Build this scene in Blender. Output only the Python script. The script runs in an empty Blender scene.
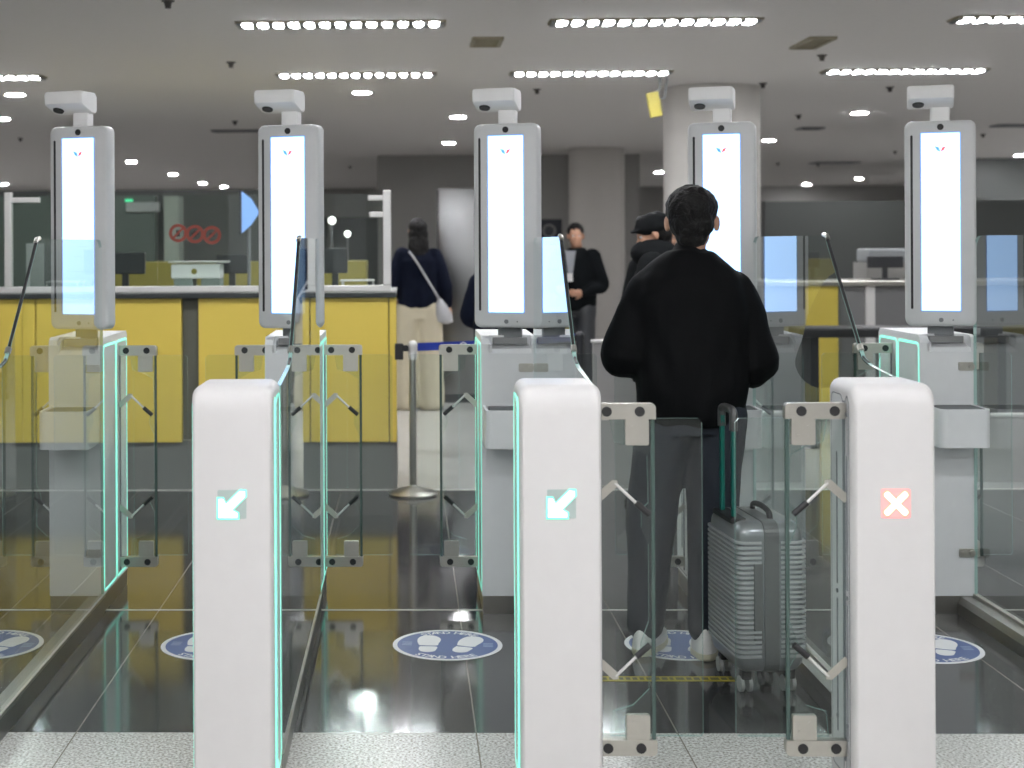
import bpy, bmesh, math, random
from mathutils import Vector, Matrix, Euler, noise
random.seed(7)
PI = math.pi
S = bpy.context.scene
COL = S.collection
R = math.radians

# ------------------------------------------------------------------ camera
FPX = 1450.0; PU = 380.0; PV = 243.0; EYE = 1.49
YAW = math.atan(28.0/1450.0); ROLL = -0.0048
camd = bpy.data.cameras.new('camera'); cam = bpy.data.objects.new('camera', camd); COL.objects.link(cam)
camd.sensor_width = 36.0; camd.lens = FPX/1024*36.0
camd.shift_x = (512-PU)/1024; camd.shift_y = -(384-PV)/1024
CM = Matrix.Rotation(YAW, 4, 'Z') @ Matrix.Rotation(PI/2, 4, 'X') @ Matrix.Rotation(ROLL, 4, 'Z')
cam.matrix_world = Matrix.Translation((0, 0, EYE)) @ CM
camd.dof.use_dof = True; camd.dof.focus_distance = 4.9; camd.dof.aperture_fstop = 3.4
camd.clip_end = 200
S.camera = cam
def ray(u, v):
    return CM.to_3x3() @ Vector(((u-PU)/FPX, -(v-PV)/FPX, -1.0))
def P(u, v, Y):                       # the point at distance Y seen at (u, v)
    d = ray(u, v); k = Y/d.y
    return Vector((0, 0, EYE)) + d*k
def Z(u, v, z):                       # the point at height z seen at (u, v)
    d = ray(u, v); k = (z-EYE)/d.z
    return Vector((0, 0, EYE)) + d*k

# ------------------------------------------------------------------ materials
MATS = {}
def mat(name, col, rough=0.5, metal=0.0, emit=None, es=1.0, noise_amt=0.0, noise_scale=20.0, bump=0.0, coat=0.0, spec=0.5):
    if name in MATS: return MATS[name]
    m = bpy.data.materials.new(name); m.use_nodes = True
    nt = m.node_tree; b = nt.nodes['Principled BSDF']
    b.inputs['Base Color'].default_value = (*col, 1)
    b.inputs['Roughness'].default_value = rough
    b.inputs['Metallic'].default_value = metal
    b.inputs['Specular IOR Level'].default_value = spec
    b.inputs['Coat Weight'].default_value = coat
    if emit:
        b.inputs['Emission Color'].default_value = (*emit, 1); b.inputs['Emission Strength'].default_value = es
    tc = nt.nodes.new('ShaderNodeTexCoord'); nz = nt.nodes.new('ShaderNodeTexNoise')
    nz.inputs['Scale'].default_value = noise_scale; nz.inputs['Detail'].default_value = 4
    nt.links.new(tc.outputs['Object'], nz.inputs['Vector'])
    amt = noise_amt if noise_amt else 0.03
    mp = nt.nodes.new('ShaderNodeMapRange'); mp.inputs['To Min'].default_value = 1-amt; mp.inputs['To Max'].default_value = 1+amt
    nt.links.new(nz.outputs['Fac'], mp.inputs['Value'])
    mx = nt.nodes.new('ShaderNodeVectorMath'); mx.operation = 'SCALE'
    mx.inputs[0].default_value = col
    nt.links.new(mp.outputs['Result'], mx.inputs['Scale'])
    nt.links.new(mx.outputs['Vector'], b.inputs['Base Color'])
    if bump:
        bp = nt.nodes.new('ShaderNodeBump'); bp.inputs['Strength'].default_value = bump; bp.inputs['Distance'].default_value = 0.01
        nt.links.new(nz.outputs['Fac'], bp.inputs['Height']); nt.links.new(bp.outputs['Normal'], b.inputs['Normal'])
    MATS[name] = m; return m

def glass_mat(name, tint, gain=1.6):
    m = bpy.data.materials.new(name); m.use_nodes = True; nt = m.node_tree
    for n in list(nt.nodes): nt.nodes.remove(n)
    out = nt.nodes.new('ShaderNodeOutputMaterial'); tr = nt.nodes.new('ShaderNodeBsdfTransparent'); gl = nt.nodes.new('ShaderNodeBsdfGlossy')
    tr.inputs['Color'].default_value = (*tint, 1); gl.inputs['Roughness'].default_value = 0.0
    gl.inputs['Color'].default_value = (0.93, 0.97, 0.98, 1)
    fr = nt.nodes.new('ShaderNodeFresnel'); fr.inputs['IOR'].default_value = 1.5
    ge = nt.nodes.new('ShaderNodeNewGeometry')
    a = nt.nodes.new('ShaderNodeMath'); a.operation = 'SUBTRACT'; a.inputs[0].default_value = 1.0
    nt.links.new(ge.outputs['Backfacing'], a.inputs[1])
    b = nt.nodes.new('ShaderNodeMath'); b.operation = 'MULTIPLY'; nt.links.new(fr.outputs[0], b.inputs[0]); nt.links.new(a.outputs[0], b.inputs[1])
    c = nt.nodes.new('ShaderNodeMath'); c.operation = 'MULTIPLY'; c.inputs[1].default_value = gain; c.use_clamp = True
    nt.links.new(b.outputs[0], c.inputs[0])
    mx = nt.nodes.new('ShaderNodeMixShader'); nt.links.new(c.outputs[0], mx.inputs[0]); nt.links.new(tr.outputs[0], mx.inputs[1]); nt.links.new(gl.outputs[0], mx.inputs[2])
    nt.links.new(mx.outputs[0], out.inputs['Surface'])
    MATS[name] = m; return m

M_WHITE = mat('white_lacquer', (0.63, 0.615, 0.605), 0.4, spec=0.3)
M_GREYW = mat('pale_grey_lacquer', (0.62, 0.625, 0.625), 0.35)
M_CAB = mat('cabinet_lacquer', (0.74, 0.75, 0.755), 0.35)
M_HEADW = mat('white_plastic', (0.93, 0.92, 0.91), 0.4)
M_STEEL = mat('brushed_steel', (0.50, 0.485, 0.44), 0.33, 1.0, noise_amt=0.06, noise_scale=60)
M_RAIL = mat('rail_steel', (0.30, 0.29, 0.27), 0.35, 1.0, noise_amt=0.08, noise_scale=15)
M_ALU = mat('aluminium', (0.68, 0.67, 0.65), 0.4, 0.3)
M_BLACK = mat('black_rubber', (0.012, 0.012, 0.013), 0.5)
M_DARK = mat('dark_plastic', (0.03, 0.032, 0.036), 0.4)
M_SEAM = mat('grey_seam', (0.20, 0.21, 0.22), 0.5)
M_LED = mat('teal_led', (0.3, 0.8, 0.65), 0.5, emit=(0.10, 0.86, 0.62), es=1.15)
M_LEDC = mat('teal_led_core', (0.5, 0.9, 0.8), 0.5, emit=(0.45, 1.0, 0.86), es=0.75)
M_LEDTINT = mat('led_tinted_panel', (0.60, 0.66, 0.64), 0.3)  # teal LED glow put into the colour of panels on lit sides
M_SCREEN = mat('screen_glow', (0.1, 0.1, 0.1), 0.3, emit=(0.40, 0.63, 1.0), es=2.5)
M_SCRTXT = mat('screen_text', (0.1, 0.1, 0.1), 0.3, emit=(0.355, 0.58, 1.0), es=2.4)
M_SCRRIM = mat('screen_blue_rim', (0.1, 0.1, 0.1), 0.3, emit=(0.16, 0.36, 0.85), es=1.0)
M_RED = mat('emblem_red', (0.6, 0.1, 0.1), 0.5, emit=(0.90, 0.16, 0.12), es=1.0)
M_BLUE = mat('emblem_blue', (0.1, 0.3, 0.8), 0.5, emit=(0.12, 0.36, 0.85), es=1.0)
M_GOLD = mat('emblem_gold', (0.8, 0.7, 0.2), 0.5, emit=(1.0, 0.86, 0.6), es=1.0)
M_ARROW = mat('arrow_glow', (0.8, 0.9, 0.9), 0.5, emit=(0.9, 1.0, 0.97), es=1.7)
M_ARIM = mat('arrow_teal_rim', (0.2, 0.7, 0.5), 0.5, emit=(0.15, 0.85, 0.62), es=1.1)
M_ICONP = mat('icon_panel', (0.40, 0.47, 0.45), 0.3)
M_CROSS = mat('cross_glow', (1, 0.9, 0.8), 0.5, emit=(1.0, 0.93, 0.86), es=1.7)
M_CRIM = mat('cross_orange_rim', (0.9, 0.3, 0.2), 0.5, emit=(1.0, 0.33, 0.18), es=1.0)
M_CPAN = mat('cross_panel', (0.8, 0.3, 0.3), 0.3, emit=(1.0, 0.36, 0.34), es=0.75)
M_EDGE = mat('glass_edge', (0.05, 0.085, 0.075), 0.15)
M_EDGEL = mat('pale_glass_edge', (0.30, 0.48, 0.44), 0.15)
M_GLASS = glass_mat('clear_glass', (0.95, 0.975, 0.965), 1.4)
M_GLASSF = glass_mat('flap_glass', (0.93, 0.96, 0.95), 1.1)
M_BOOTH = glass_mat('booth_glass', (0.90, 0.94, 0.92), 1.4)
M_YEL = mat('yellow_laminate', (0.74, 0.56, 0.10), 0.38, noise_amt=0.04, noise_scale=3)
M_KICK = mat('grey_kickboard', (0.17, 0.175, 0.165), 0.35)
M_CTOP = mat('counter_edge', (0.03, 0.035, 0.035), 0.3)
M_WALLG = mat('grey_wall_paint', (0.30, 0.295, 0.28), 0.6)
M_WALLD = mat('dark_grey_wall', (0.085, 0.092, 0.088), 0.5)
M_CEIL = mat('ceiling_paint', (0.82, 0.80, 0.78), 0.8)
M_COLUMN = mat('column_paint', (0.50, 0.48, 0.45), 0.55)
M_LAMP = mat('lamp_glow', (1, 1, 1), 0.5, emit=(0.95, 0.96, 1.0), es=100.0)
M_DOWN = mat('downlight_glow', (1, 1, 1), 0.5, emit=(0.98, 0.97, 1.0), es=300.0)
M_SBLUE = mat('sticker_blue', (0.055, 0.095, 0.25), 0.45)
M_SWHITE = mat('sticker_white', (0.72, 0.72, 0.72), 0.4)
M_SPALE = mat('sticker_pale_blue', (0.20, 0.27, 0.42), 0.4)
M_TAPE = mat('yellow_tape', (0.42, 0.34, 0.03), 0.5)
M_JACKET = mat('black_jacket_cloth', (0.0034, 0.0037, 0.0042), 0.7, spec=0.09, noise_amt=0.3, noise_scale=9, bump=0.15)
M_JEANS = mat('dark_denim', (0.009, 0.013, 0.021), 0.8, noise_amt=0.35, noise_scale=12)
M_HAIR = mat('black_hair', (0.006, 0.0055, 0.0055), 0.6, spec=0.25, noise_amt=0.6, noise_scale=90, bump=0.8)
M_SKIN = mat('skin', (0.48, 0.26, 0.17), 0.55)
M_SHOE = mat('white_shoe_leather', (0.72, 0.70, 0.68), 0.5)
M_SOLE = mat('cream_rubber', (0.60, 0.56, 0.42), 0.6)
M_NAVY = mat('navy_knit', (0.005, 0.007, 0.016), 0.9, spec=0.1, noise_amt=0.2)
M_BEIGE = mat('beige_cotton', (0.58, 0.52, 0.38), 0.85, noise_amt=0.08, noise_scale=8)
M_COAT = mat('dark_grey_coat', (0.012, 0.013, 0.014), 0.95, spec=0.08)
M_SUIT = mat('charcoal_suit_cloth', (0.005, 0.006, 0.007), 0.9, spec=0.08)
M_SHIRT = mat('pale_shirt', (0.3, 0.31, 0.33), 0.7)
M_CASE = mat('silver_polycarbonate', (0.24, 0.25, 0.26), 0.28, 0.5)  # shell kept darker than its ribs so the gaps read as shade
M_CASED = mat('grey_case_band', (0.10, 0.105, 0.105), 0.4)
M_TEAL = mat('teal_anodised', (0.0, 0.11, 0.085), 0.3, 0.2)
M_BELT = mat('blue_webbing', (0.01, 0.035, 0.30), 0.6)
M_BAG = mat('pale_grey_leather', (0.42, 0.42, 0.43), 0.5)
M_ICONRED = mat('brick_red_vinyl', (0.20, 0.035, 0.02), 0.5)
M_SIGNY = mat('yellow_plastic', (0.32, 0.27, 0.05), 0.5)
M_TAN = mat('tan_plastic', (0.30, 0.27, 0.19), 0.6)

def floor_mats():
    # dark polished tile with thin joints
    m = bpy.data.materials.new('dark_polished_tile'); m.use_nodes = True; nt = m.node_tree; b = nt.nodes['Principled BSDF']
    L = nt.links.new
    ge = nt.nodes.new('ShaderNodeNewGeometry'); sp = nt.nodes.new('ShaderNodeSeparateXYZ'); L(ge.outputs['Position'], sp.inputs[0])
    def line(sock, off, per, w):
        a = nt.nodes.new('ShaderNodeMath'); a.operation = 'SUBTRACT'; L(sock, a.inputs[0]); a.inputs[1].default_value = off-w/2
        c = nt.nodes.new('ShaderNodeMath'); c.operation = 'FLOORED_MODULO'; L(a.outputs[0], c.inputs[0]); c.inputs[1].default_value = per
        d = nt.nodes.new('ShaderNodeMath'); d.operation = 'LESS_THAN'; L(c.outputs[0], d.inputs[0]); d.inputs[1].default_value = w
        return d.outputs[0]
    lx = line(sp.outputs['X'], 0.20, 0.61, 0.0045); ly = line(sp.outputs['Y'], 4.41, 0.4923, 0.006)
    nz = nt.nodes.new('ShaderNodeTexNoise'); nz.inputs['Scale'].default_value = 3.0; nz.inputs['Detail'].default_value = 6; L(ge.outputs['Position'], nz.inputs['Vector'])
    cr = nt.nodes.new('ShaderNodeMapRange'); cr.inputs['To Min'].default_value = 0.035; cr.inputs['To Max'].default_value = 0.06; L(nz.outputs['Fac'], cr.inputs['Value'])
    cb = nt.nodes.new('ShaderNodeCombineXYZ')
    for k in range(3): L(cr.outputs[0], cb.inputs[k])
    m1 = nt.nodes.new('ShaderNodeMix'); m1.data_type = 'RGBA'; L(lx, m1.inputs[0]); L(cb.outputs[0], m1.inputs[6]); m1.inputs[7].default_value = (0.28, 0.26, 0.23, 1)
    m2 = nt.nodes.new('ShaderNodeMix'); m2.data_type = 'RGBA'; L(ly, m2.inputs[0]); L(m1.outputs[2], m2.inputs[6]); m2.inputs[7].default_value = (0.09, 0.09, 0.085, 1)
    L(m2.outputs[2], b.inputs['Base Color'])
    b.inputs['Roughness'].default_value = 0.095; b.inputs['IOR'].default_value = 1.62
    MATS['dark_polished_tile'] = m
    # light terrazzo
    t = bpy.data.materials.new('light_terrazzo'); t.use_nodes = True; nt = t.node_tree; b = nt.nodes['Principled BSDF']; L = nt.links.new
    ge = nt.nodes.new('ShaderNodeNewGeometry')
    n1 = nt.nodes.new('ShaderNodeTexNoise'); n1.inputs['Scale'].default_value = 120; n1.inputs['Detail'].default_value = 3; L(ge.outputs['Position'], n1.inputs['Vector'])
    cr = nt.nodes.new('ShaderNodeValToRGB'); e = cr.color_ramp.elements
    e[0].position = 0.36; e[0].color = (0.33, 0.31, 0.27, 1); e[1].position = 0.52; e[1].color = (0.64, 0.63, 0.60, 1)
    x = e.new(0.66); x.color = (0.84, 0.83, 0.80, 1)
    L(n1.outputs['Fac'], cr.inputs[0])
    sp = nt.nodes.new('ShaderNodeSeparateXYZ'); L(ge.outputs['Position'], sp.inputs[0])
    a = nt.nodes.new('ShaderNodeMath'); a.operation = 'SUBTRACT'; L(sp.outputs['X'], a.inputs[0]); a.inputs[1].default_value = 0.198
    c = nt.nodes.new('ShaderNodeMath'); c.operation = 'FLOORED_MODULO'; L(a.outputs[0], c.inputs[0]); c.inputs[1].default_value = 0.61
    d = nt.nodes.new('ShaderNodeMath'); d.operation = 'LESS_THAN'; L(c.outputs[0], d.inputs[0]); d.inputs[1].default_value = 0.0045
    m1 = nt.nodes.new('ShaderNodeMix'); m1.data_type = 'RGBA'; L(d.outputs[0], m1.inputs[0]); L(cr.outputs[0], m1.inputs[6]); m1.inputs[7].default_value = (0.25, 0.22, 0.18, 1)
    L(m1.outputs[2], b.inputs['Base Color']); b.inputs['Roughness'].default_value = 0.22
    MATS['light_terrazzo'] = t
    return m, t
M_TILE, M_TERR = floor_mats()

# ------------------------------------------------------------------ mesh helpers
def tag(o, label=None, cat=None, group=None, kind=None):
    if label: o['label'] = label
    if cat: o['category'] = cat
    if group: o['group'] = group
    if kind: o['kind'] = kind
    return o
def thing(name, label, cat, loc=(0, 0, 0), rz=0.0, group=None):
    o = bpy.data.objects.new(name, None); COL.objects.link(o)
    o.location = loc; o.rotation_euler = (0, 0, rz); o.empty_display_size = 0.05
    return tag(o, label, cat, group)
def obj(name, bm, mats, parent=None, smooth=False, loc=None, recalc=True):
    if recalc: bmesh.ops.recalc_face_normals(bm, faces=bm.faces[:])
    me = bpy.data.meshes.new(name); bm.to_mesh(me); bm.free()
    if not isinstance(mats, (list, tuple)): mats = [mats]
    for m in mats: me.materials.append(m)
    o = bpy.data.objects.new(name, me); COL.objects.link(o)
    if parent: o.parent = parent
    if loc: o.location = loc
    if smooth:
        for p in me.polygons: p.use_smooth = True
        me.set_sharp_from_angle(angle=R(40))
    return o
def struct(name, bm, m, **k): return tag(obj(name, bm, m, **k), kind='structure')
def B(): return bmesh.new()
def box(bm, x0, x1, y0, y1, z0, z1, mi=0, bev=0.0, seg=2):
    v = [bm.verts.new(c) for c in ((x0,y0,z0),(x1,y0,z0),(x1,y1,z0),(x0,y1,z0),(x0,y0,z1),(x1,y0,z1),(x1,y1,z1),(x0,y1,z1))]
    fs = [bm.faces.new([v[i] for i in f]) for f in ((3,2,1,0),(4,5,6,7),(0,1,5,4),(1,2,6,5),(2,3,7,6),(3,0,4,7))]
    for f in fs: f.material_index = mi
    if bev > 0:
        es = list({e for f in fs for e in f.edges})
        r = bmesh.ops.bevel(bm, geom=es, offset=bev, segments=seg, profile=0.5, affect='EDGES')
        for f in r['faces']: f.material_index = mi
    return fs
def ring_faces(bm, a, b, mi=0, closed=True):
    n = len(a); out = []
    for i in range(n if closed else n-1):
        j = (i+1) % n
        f = bm.faces.new((a[i], a[j], b[j], b[i])); f.material_index = mi; out.append(f)
    return out
def loft(bm, rings, mi=0, caps=True):
    vr = [[bm.verts.new(p) for p in r] for r in rings]
    for a, b in zip(vr, vr[1:]): ring_faces(bm, a, b, mi)
    if caps:
        f = bm.faces.new(list(reversed(vr[0]))); f.material_index = mi
        f = bm.faces.new(vr[-1]); f.material_index = mi
    return vr
def prism(bm, pts, axis, a, b, mi=0, side_mi=None):
    def mk(p, t):
        if axis == 'x': return (t, p[0], p[1])
        if axis == 'y': return (p[0], t, p[1])
        return (p[0], p[1], t)
    va = [bm.verts.new(mk(p, a)) for p in pts]; vb = [bm.verts.new(mk(p, b)) for p in pts]
    f = bm.faces.new(list(reversed(va))); f.material_index = mi
    f = bm.faces.new(vb); f.material_index = mi
    ring_faces(bm, va, vb, mi if side_mi is None else side_mi)
def rr(x0, x1, y0, y1, r, n=5, corners=(1,1,1,1)):
    pts = []
    for (cx, cy, a0, on, px, py) in ((x1-r, y0+r, -90, corners[0], x1, y0), (x1-r, y1-r, 0, corners[1], x1, y1), (x0+r, y1-r, 90, corners[2], x0, y1), (x0+r, y0+r, 180, corners[3], x0, y0)):
        if on:
            for k in range(n+1):
                a = R(a0+90*k/n); pts.append((cx+r*math.cos(a), cy+r*math.sin(a)))
        else: pts.append((px, py))
    return pts
def frame(bm, outer, inner, axis, a, b, mi=0):
    def mk(p, t):
        if axis == 'x': return (t, p[0], p[1])
        if axis == 'y': return (p[0], t, p[1])
        return (p[0], p[1], t)
    oa = [bm.verts.new(mk(p, a)) for p in outer]; ob = [bm.verts.new(mk(p, b)) for p in outer]
    ia = [bm.verts.new(mk(p, a)) for p in inner]; ib = [bm.verts.new(mk(p, b)) for p in inner]
    for x, y in ((oa, ob), (ib, ia), (ob, ib), (ia, oa)): ring_faces(bm, x, y, mi)
def cyl(bm, p0, p1, r0, r1=None, seg=16, mi=0):
    p0, p1 = Vector(p0), Vector(p1); r1 = r0 if r1 is None else r1
    d = (p1-p0).normalized(); a = d.orthogonal().normalized(); c = d.cross(a)
    rings = [[p + a*(r*math.cos(2*PI*k/seg)) + c*(r*math.sin(2*PI*k/seg)) for k in range(seg)] for p, r in ((p0, r0), (p1, r1))]
    loft(bm, rings, mi)
def catmull(pts, n=6):
    pts = [Vector(p) for p in pts]; out = []
    for i in range(len(pts)-1):
        p0 = pts[max(i-1, 0)]; p1 = pts[i]; p2 = pts[i+1]; p3 = pts[min(i+2, len(pts)-1)]
        for k in range(n):
            t = k/n
            out.append(0.5*((2*p1)+(p2-p0)*t+(2*p0-5*p1+4*p2-p3)*t*t+(3*p1-p0-3*p2+p3)*t**3))
    out.append(pts[-1]); return out
def tube(bm, pts, r, seg=8, mi=0):
    pts = [Vector(p) for p in pts]; rs = r if isinstance(r, (list, tuple)) else [r]*len(pts)
    t = (pts[1]-pts[0]).normalized(); a = t.orthogonal().normalized(); rings = []
    for i, p in enumerate(pts):
        if i == 0: d = pts[1]-pts[0]
        elif i == len(pts)-1: d = pts[-1]-pts[-2]
        else: d = (pts[i+1]-pts[i]).normalized() + (pts[i]-pts[i-1]).normalized()
        d.normalize(); a = (a - d*a.dot(d)).normalized(); c = d.cross(a)
        rings.append([p + a*(rs[i]*math.cos(2*PI*k/seg)) + c*(rs[i]*math.sin(2*PI*k/seg)) for k in range(seg)])
    loft(bm, rings, mi)
def lathe(bm, prof, seg=24, mi=0, c=(0, 0)):
    rings = [[(c[0]+r*math.cos(2*PI*k/seg), c[1]+r*math.sin(2*PI*k/seg), z) for k in range(seg)] for r, z in prof]
    loft(bm, rings, mi)
def ell(bm, c, r, rot=(0, 0, 0), seg=20, mi=0):
    m = Matrix.Translation(c) @ Euler(rot).to_matrix().to_4x4() @ Matrix.Diagonal((*r, 1))
    res = bmesh.ops.create_uvsphere(bm, u_segments=seg, v_segments=seg//2+2, radius=1.0, matrix=m)
    for v in res['verts']:
        for f in v.link_faces: f.material_index = mi
def chain(bm, pr, seg=16, n=5):
    """tapering limb through (point, radius) joints with rounded ends"""
    ps = catmull([p for p, _ in pr], n)
    rs = []
    for i in range(len(pr)-1):
        for k in range(n):
            t = k/n; t = t*t*(3-2*t); rs.append(pr[i][1]*(1-t)+pr[i+1][1]*t)
    rs.append(pr[-1][1])
    d0 = (ps[1]-ps[0]).normalized(); d1 = (ps[-1]-ps[-2]).normalized()
    pre = [(ps[0]-d0*rs[0]*k, rs[0]*math.sqrt(max(1-k*k, 0.02))) for k in (0.97, 0.75, 0.4)]
    post = [(ps[-1]+d1*rs[-1]*k, rs[-1]*math.sqrt(max(1-k*k, 0.02))) for k in (0.4, 0.75, 0.97)]
    allp = pre + list(zip(ps, rs)) + post
    tube(bm, [p for p, _ in allp], [r for _, r in allp], seg)
def fuse(name, bm, voxel, m, parent, smooth=4, wr=0.0, wscale=8.0):
    """melts overlapping closed volumes of one bmesh into one continuous surface"""
    bmesh.ops.recalc_face_normals(bm, faces=bm.faces[:])
    me = bpy.data.meshes.new('tmp'); bm.to_mesh(me); bm.free()
    t = bpy.data.objects.new('tmp', me); COL.objects.link(t)
    md = t.modifiers.new('r', 'REMESH'); md.mode = 'VOXEL'; md.voxel_size = voxel
    if smooth:
        sm = t.modifiers.new('s', 'SMOOTH'); sm.iterations = smooth; sm.factor = 0.5
    bpy.context.view_layer.update()
    dg = bpy.context.evaluated_depsgraph_get()
    nm = bpy.data.meshes.new_from_object(t.evaluated_get(dg)); bpy.data.objects.remove(t)
    nm.name = name
    if wr:
        nm.update(); ns = [v.normal.copy() for v in nm.vertices]
        for v, nn in zip(nm.vertices, ns):
            p = Vector((v.co.x, v.co.y, v.co.z*0.55))*wscale
            q = noise.noise(p) + 0.5*noise.noise(p*2.3+Vector((7, 3, 1)))
            v.co += nn*q*wr
    nm.materials.clear(); nm.materials.append(m)
    for p in nm.polygons: p.use_smooth = True; p.material_index = 0
    o = bpy.data.objects.new(name, nm); COL.objects.link(o); o.parent = parent
    return o
def dup(o, parent=None, **kw):
    c = o.copy(); COL.objects.link(c); c.parent = parent
    for ch in list(o.children): dup(ch, c)
    for k, v in kw.items(): setattr(c, k, v)
    return c
def glyphs(bm, text, size, fn, mi=0):
    """flat letters; fn(i, n) -> Matrix for the i-th character"""
    for i, ch in enumerate(text):
        if ch == ' ': continue
        cu = bpy.data.curves.new('c', 'FONT'); cu.body = ch; cu.size = size; cu.align_x = 'CENTER'; cu.offset = size*0.02; cu.resolution_u = 3
        t = bpy.data.objects.new('c', cu); COL.objects.link(t)
        dg = bpy.context.evaluated_depsgraph_get(); me = bpy.data.meshes.new_from_object(t.evaluated_get(dg))
        bpy.data.objects.remove(t); me.transform(fn(i, len(text)))
        n0 = len(bm.faces); bm.from_mesh(me); bm.faces.ensure_lookup_table()
        for f in bm.faces[n0:]: f.material_index = mi
        bpy.data.meshes.remove(me)

# ------------------------------------------------------------------ room
CZ = 3.0; XL, XR, YB, YF = -16.0, 18.0, -7.0, 40.0
b = B(); box(b, XL, XR, YB, YF, CZ, CZ+0.1); struct('ceiling', b, M_CEIL)
b = B(); box(b, XL, XR, YB, 4.41, -0.1, 0.0); struct('floor', b, M_TERR)
b = B(); box(b, XL, XR, 4.41, 8.75, -0.1, 0.0); struct('floor_dark_tile', b, M_TILE)
b = B(); box(b, XL, XR, 8.75, YF, -0.1, 0.0); struct('floor_back', b, mat('grey_polished_stone', (0.50, 0.49, 0.47), 0.10, noise_amt=0.06, noise_scale=5))
b = B(); box(b, XL, XR, 5.877, 5.892, -0.001, 0.0015); struct('trim_1', b, mat('pale_joint_strip', (0.50, 0.48, 0.45), 0.35))
b = B(); box(b, XL, XR, 8.72, 8.76, -0.001, 0.002); struct('trim_2', b, MATS['pale_joint_strip'])
b = B(); box(b, XL-0.1, XL, YB, YF, 0, CZ); struct('wall_left', b, M_WALLG)
b = B(); box(b, XR, XR+0.1, YB, YF, 0, CZ); struct('wall_right', b, M_WALLG)
b = B(); box(b, XL, XR, YB-0.1, YB, 0, CZ); struct('wall_front', b, mat('pale_wall_paint', (0.30, 0.30, 0.30), 0.6))
b = B(); box(b, XL, XR, YF, YF+0.1, 0, 2.2, 1); box(b, XL, XR, YF-0.1, YF+0.1, 2.2, CZ, 0)
for k in range(12):
    x = XL + 2.6*k + 0.8; box(b, x, x+0.12, YF-0.06, YF, 0, 2.2, 0)
struct('wall_back', b, [M_WALLG, mat('dark_glazed_wall', (0.075, 0.085, 0.08), 0.25)])
def block(u0, u1, Y, depth, m, name, z1=CZ, vtop=None, z0=0.0):
    a = P(u0, 243, Y).x; c = P(u1, 243, Y).x
    b = B(); box(b, a, c, Y, Y+depth, z0, z1, 0, 0.0); return struct(name, b, m)
block(378, 640, 25.0, 3.0, M_WALLG, 'wall_core')
block(976, 1075, 27.0, 3.0, M_WALLD, 'wall_pier')
block(-60, 300, 17.0, 0.2, M_WALLD, 'wall_partition', z1=2.12)
block(765, 1075, 18.0, 0.2, M_WALLD, 'wall_office', z1=1.98)
# columns
def column(u0, u1, Y, name, label):
    a = P(u0, 243, Y).x; c = P(u1, 243, Y).x; r = (c-a)/2
    b = B(); lathe(b, [(r, 0), (r, CZ-0.02), (r+0.0, CZ)], 48, c=((a+c)/2, Y+r*0.3))
    o = obj(name, b, M_COLUMN, smooth=True); o['kind'] = 'structure'; return o
column(667, 763, 14.2, 'trim_3', '')
column(570, 626, 23.4, 'trim_4', '')

# ------------------------------------------------------------------ ceiling fixtures
def make_fluoro(label):
    t = thing('ceiling_light', label, 'ceiling light', group='louvred strip lights in the ceiling')
    b = B(); frame(b, rr(-0.72, 0.72, -0.115, 0.115, 0.01, 2), rr(-0.695, 0.695, -0.09, 0.09, 0.005, 2), 'z', -0.012, 0.0); obj('frame', b, M_TAN, t)
    b = B()
    for k in range(13):
        x = -0.69 + 1.38*k/12.999
        box(b, x+0.032, x+0.074, -0.088, 0.088, -0.020, -0.001, 0, 0.0)
    obj('lamp_cells', b, M_LAMP, t)
    b = B()
    for k in range(14):
        x = -0.69 + 1.38*k/13
        box(b, x-0.018, x+0.018, -0.09, 0.09, -0.026, -0.001)
    obj('louvre', b, mat('louvre_metal', (0.3, 0.32, 0.33), 0.3, 0.6), t)
    return t
def ceil_pt(u, v): return Z(u, v, CZ)
rowA = ceil_pt(341, 23); rowB = ceil_pt(356, 74)
fl = make_fluoro('x')
seen = {
 (0, 1): 'long strip light near the top edge, above the second kiosk from the left', (0, 2): 'long strip light near the top edge, between third and fourth kiosks',
 (0, 3): 'strip light cut off by the top right corner', (0, 0): 'strip light over the far left, nearer the gates', (1, 0): 'strip light cut off by the left edge above the leftmost kiosk',
 (1, 1): 'dimmer short strip light behind the second kiosk from the left', (1, 2): 'short strip light in front of the round column', (1, 3): 'bright short strip light just above the rightmost kiosk'}
rowYs = [rowA.y, rowB.y, 7.0, 2.3, -0.8, -3.4, -5.8]
xsA = [ceil_pt(u, 23).x for u in (341-308, 341, 653, 1060)]
xsA = [rowA.x-2.1, rowA.x, ceil_pt(653, 22).x, ceil_pt(1060, 17).x]
xsB = [ceil_pt(-37, 76).x, ceil_pt(356, 74).x, ceil_pt(592, 71).x, ceil_pt(909, 68.5).x]
first = True
for r_, Y in enumerate(rowYs):
    xs = xsA if r_ != 1 else xsB
    if r_ >= 2: xs = [xsA[0], xsA[1], xsA[2], xsA[3]] if r_ < 5 else [xsA[1], xsA[2], xsA[3]]
    for c_, x in enumerate(xs):
        if (r_, c_) == (0, 0): continue
        o = fl if first else dup(fl); first = False
        o.location = (x, Y, CZ)
        o['label'] = seen.get((r_, c_), 'unseen louvred strip light added at the hall side to brighten the far hall')
for Y in (10, 13, 16, 19, 22, 25, 28, 31, 34, 37):  # extra strip lights out of view, added to brighten the far hall
    for x in (-15.0, -12.6, 12.6, 15.0):
        if x < 0 and abs(x) < 0.42*Y - 1.5: continue
        if x > 0 and x < 0.46*Y + 0.5 and Y > 24: continue
        o = dup(fl); o.location = (x, Y, CZ); o['label'] = 'unseen louvred strip light added at the hall side to brighten the far hall'
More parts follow.
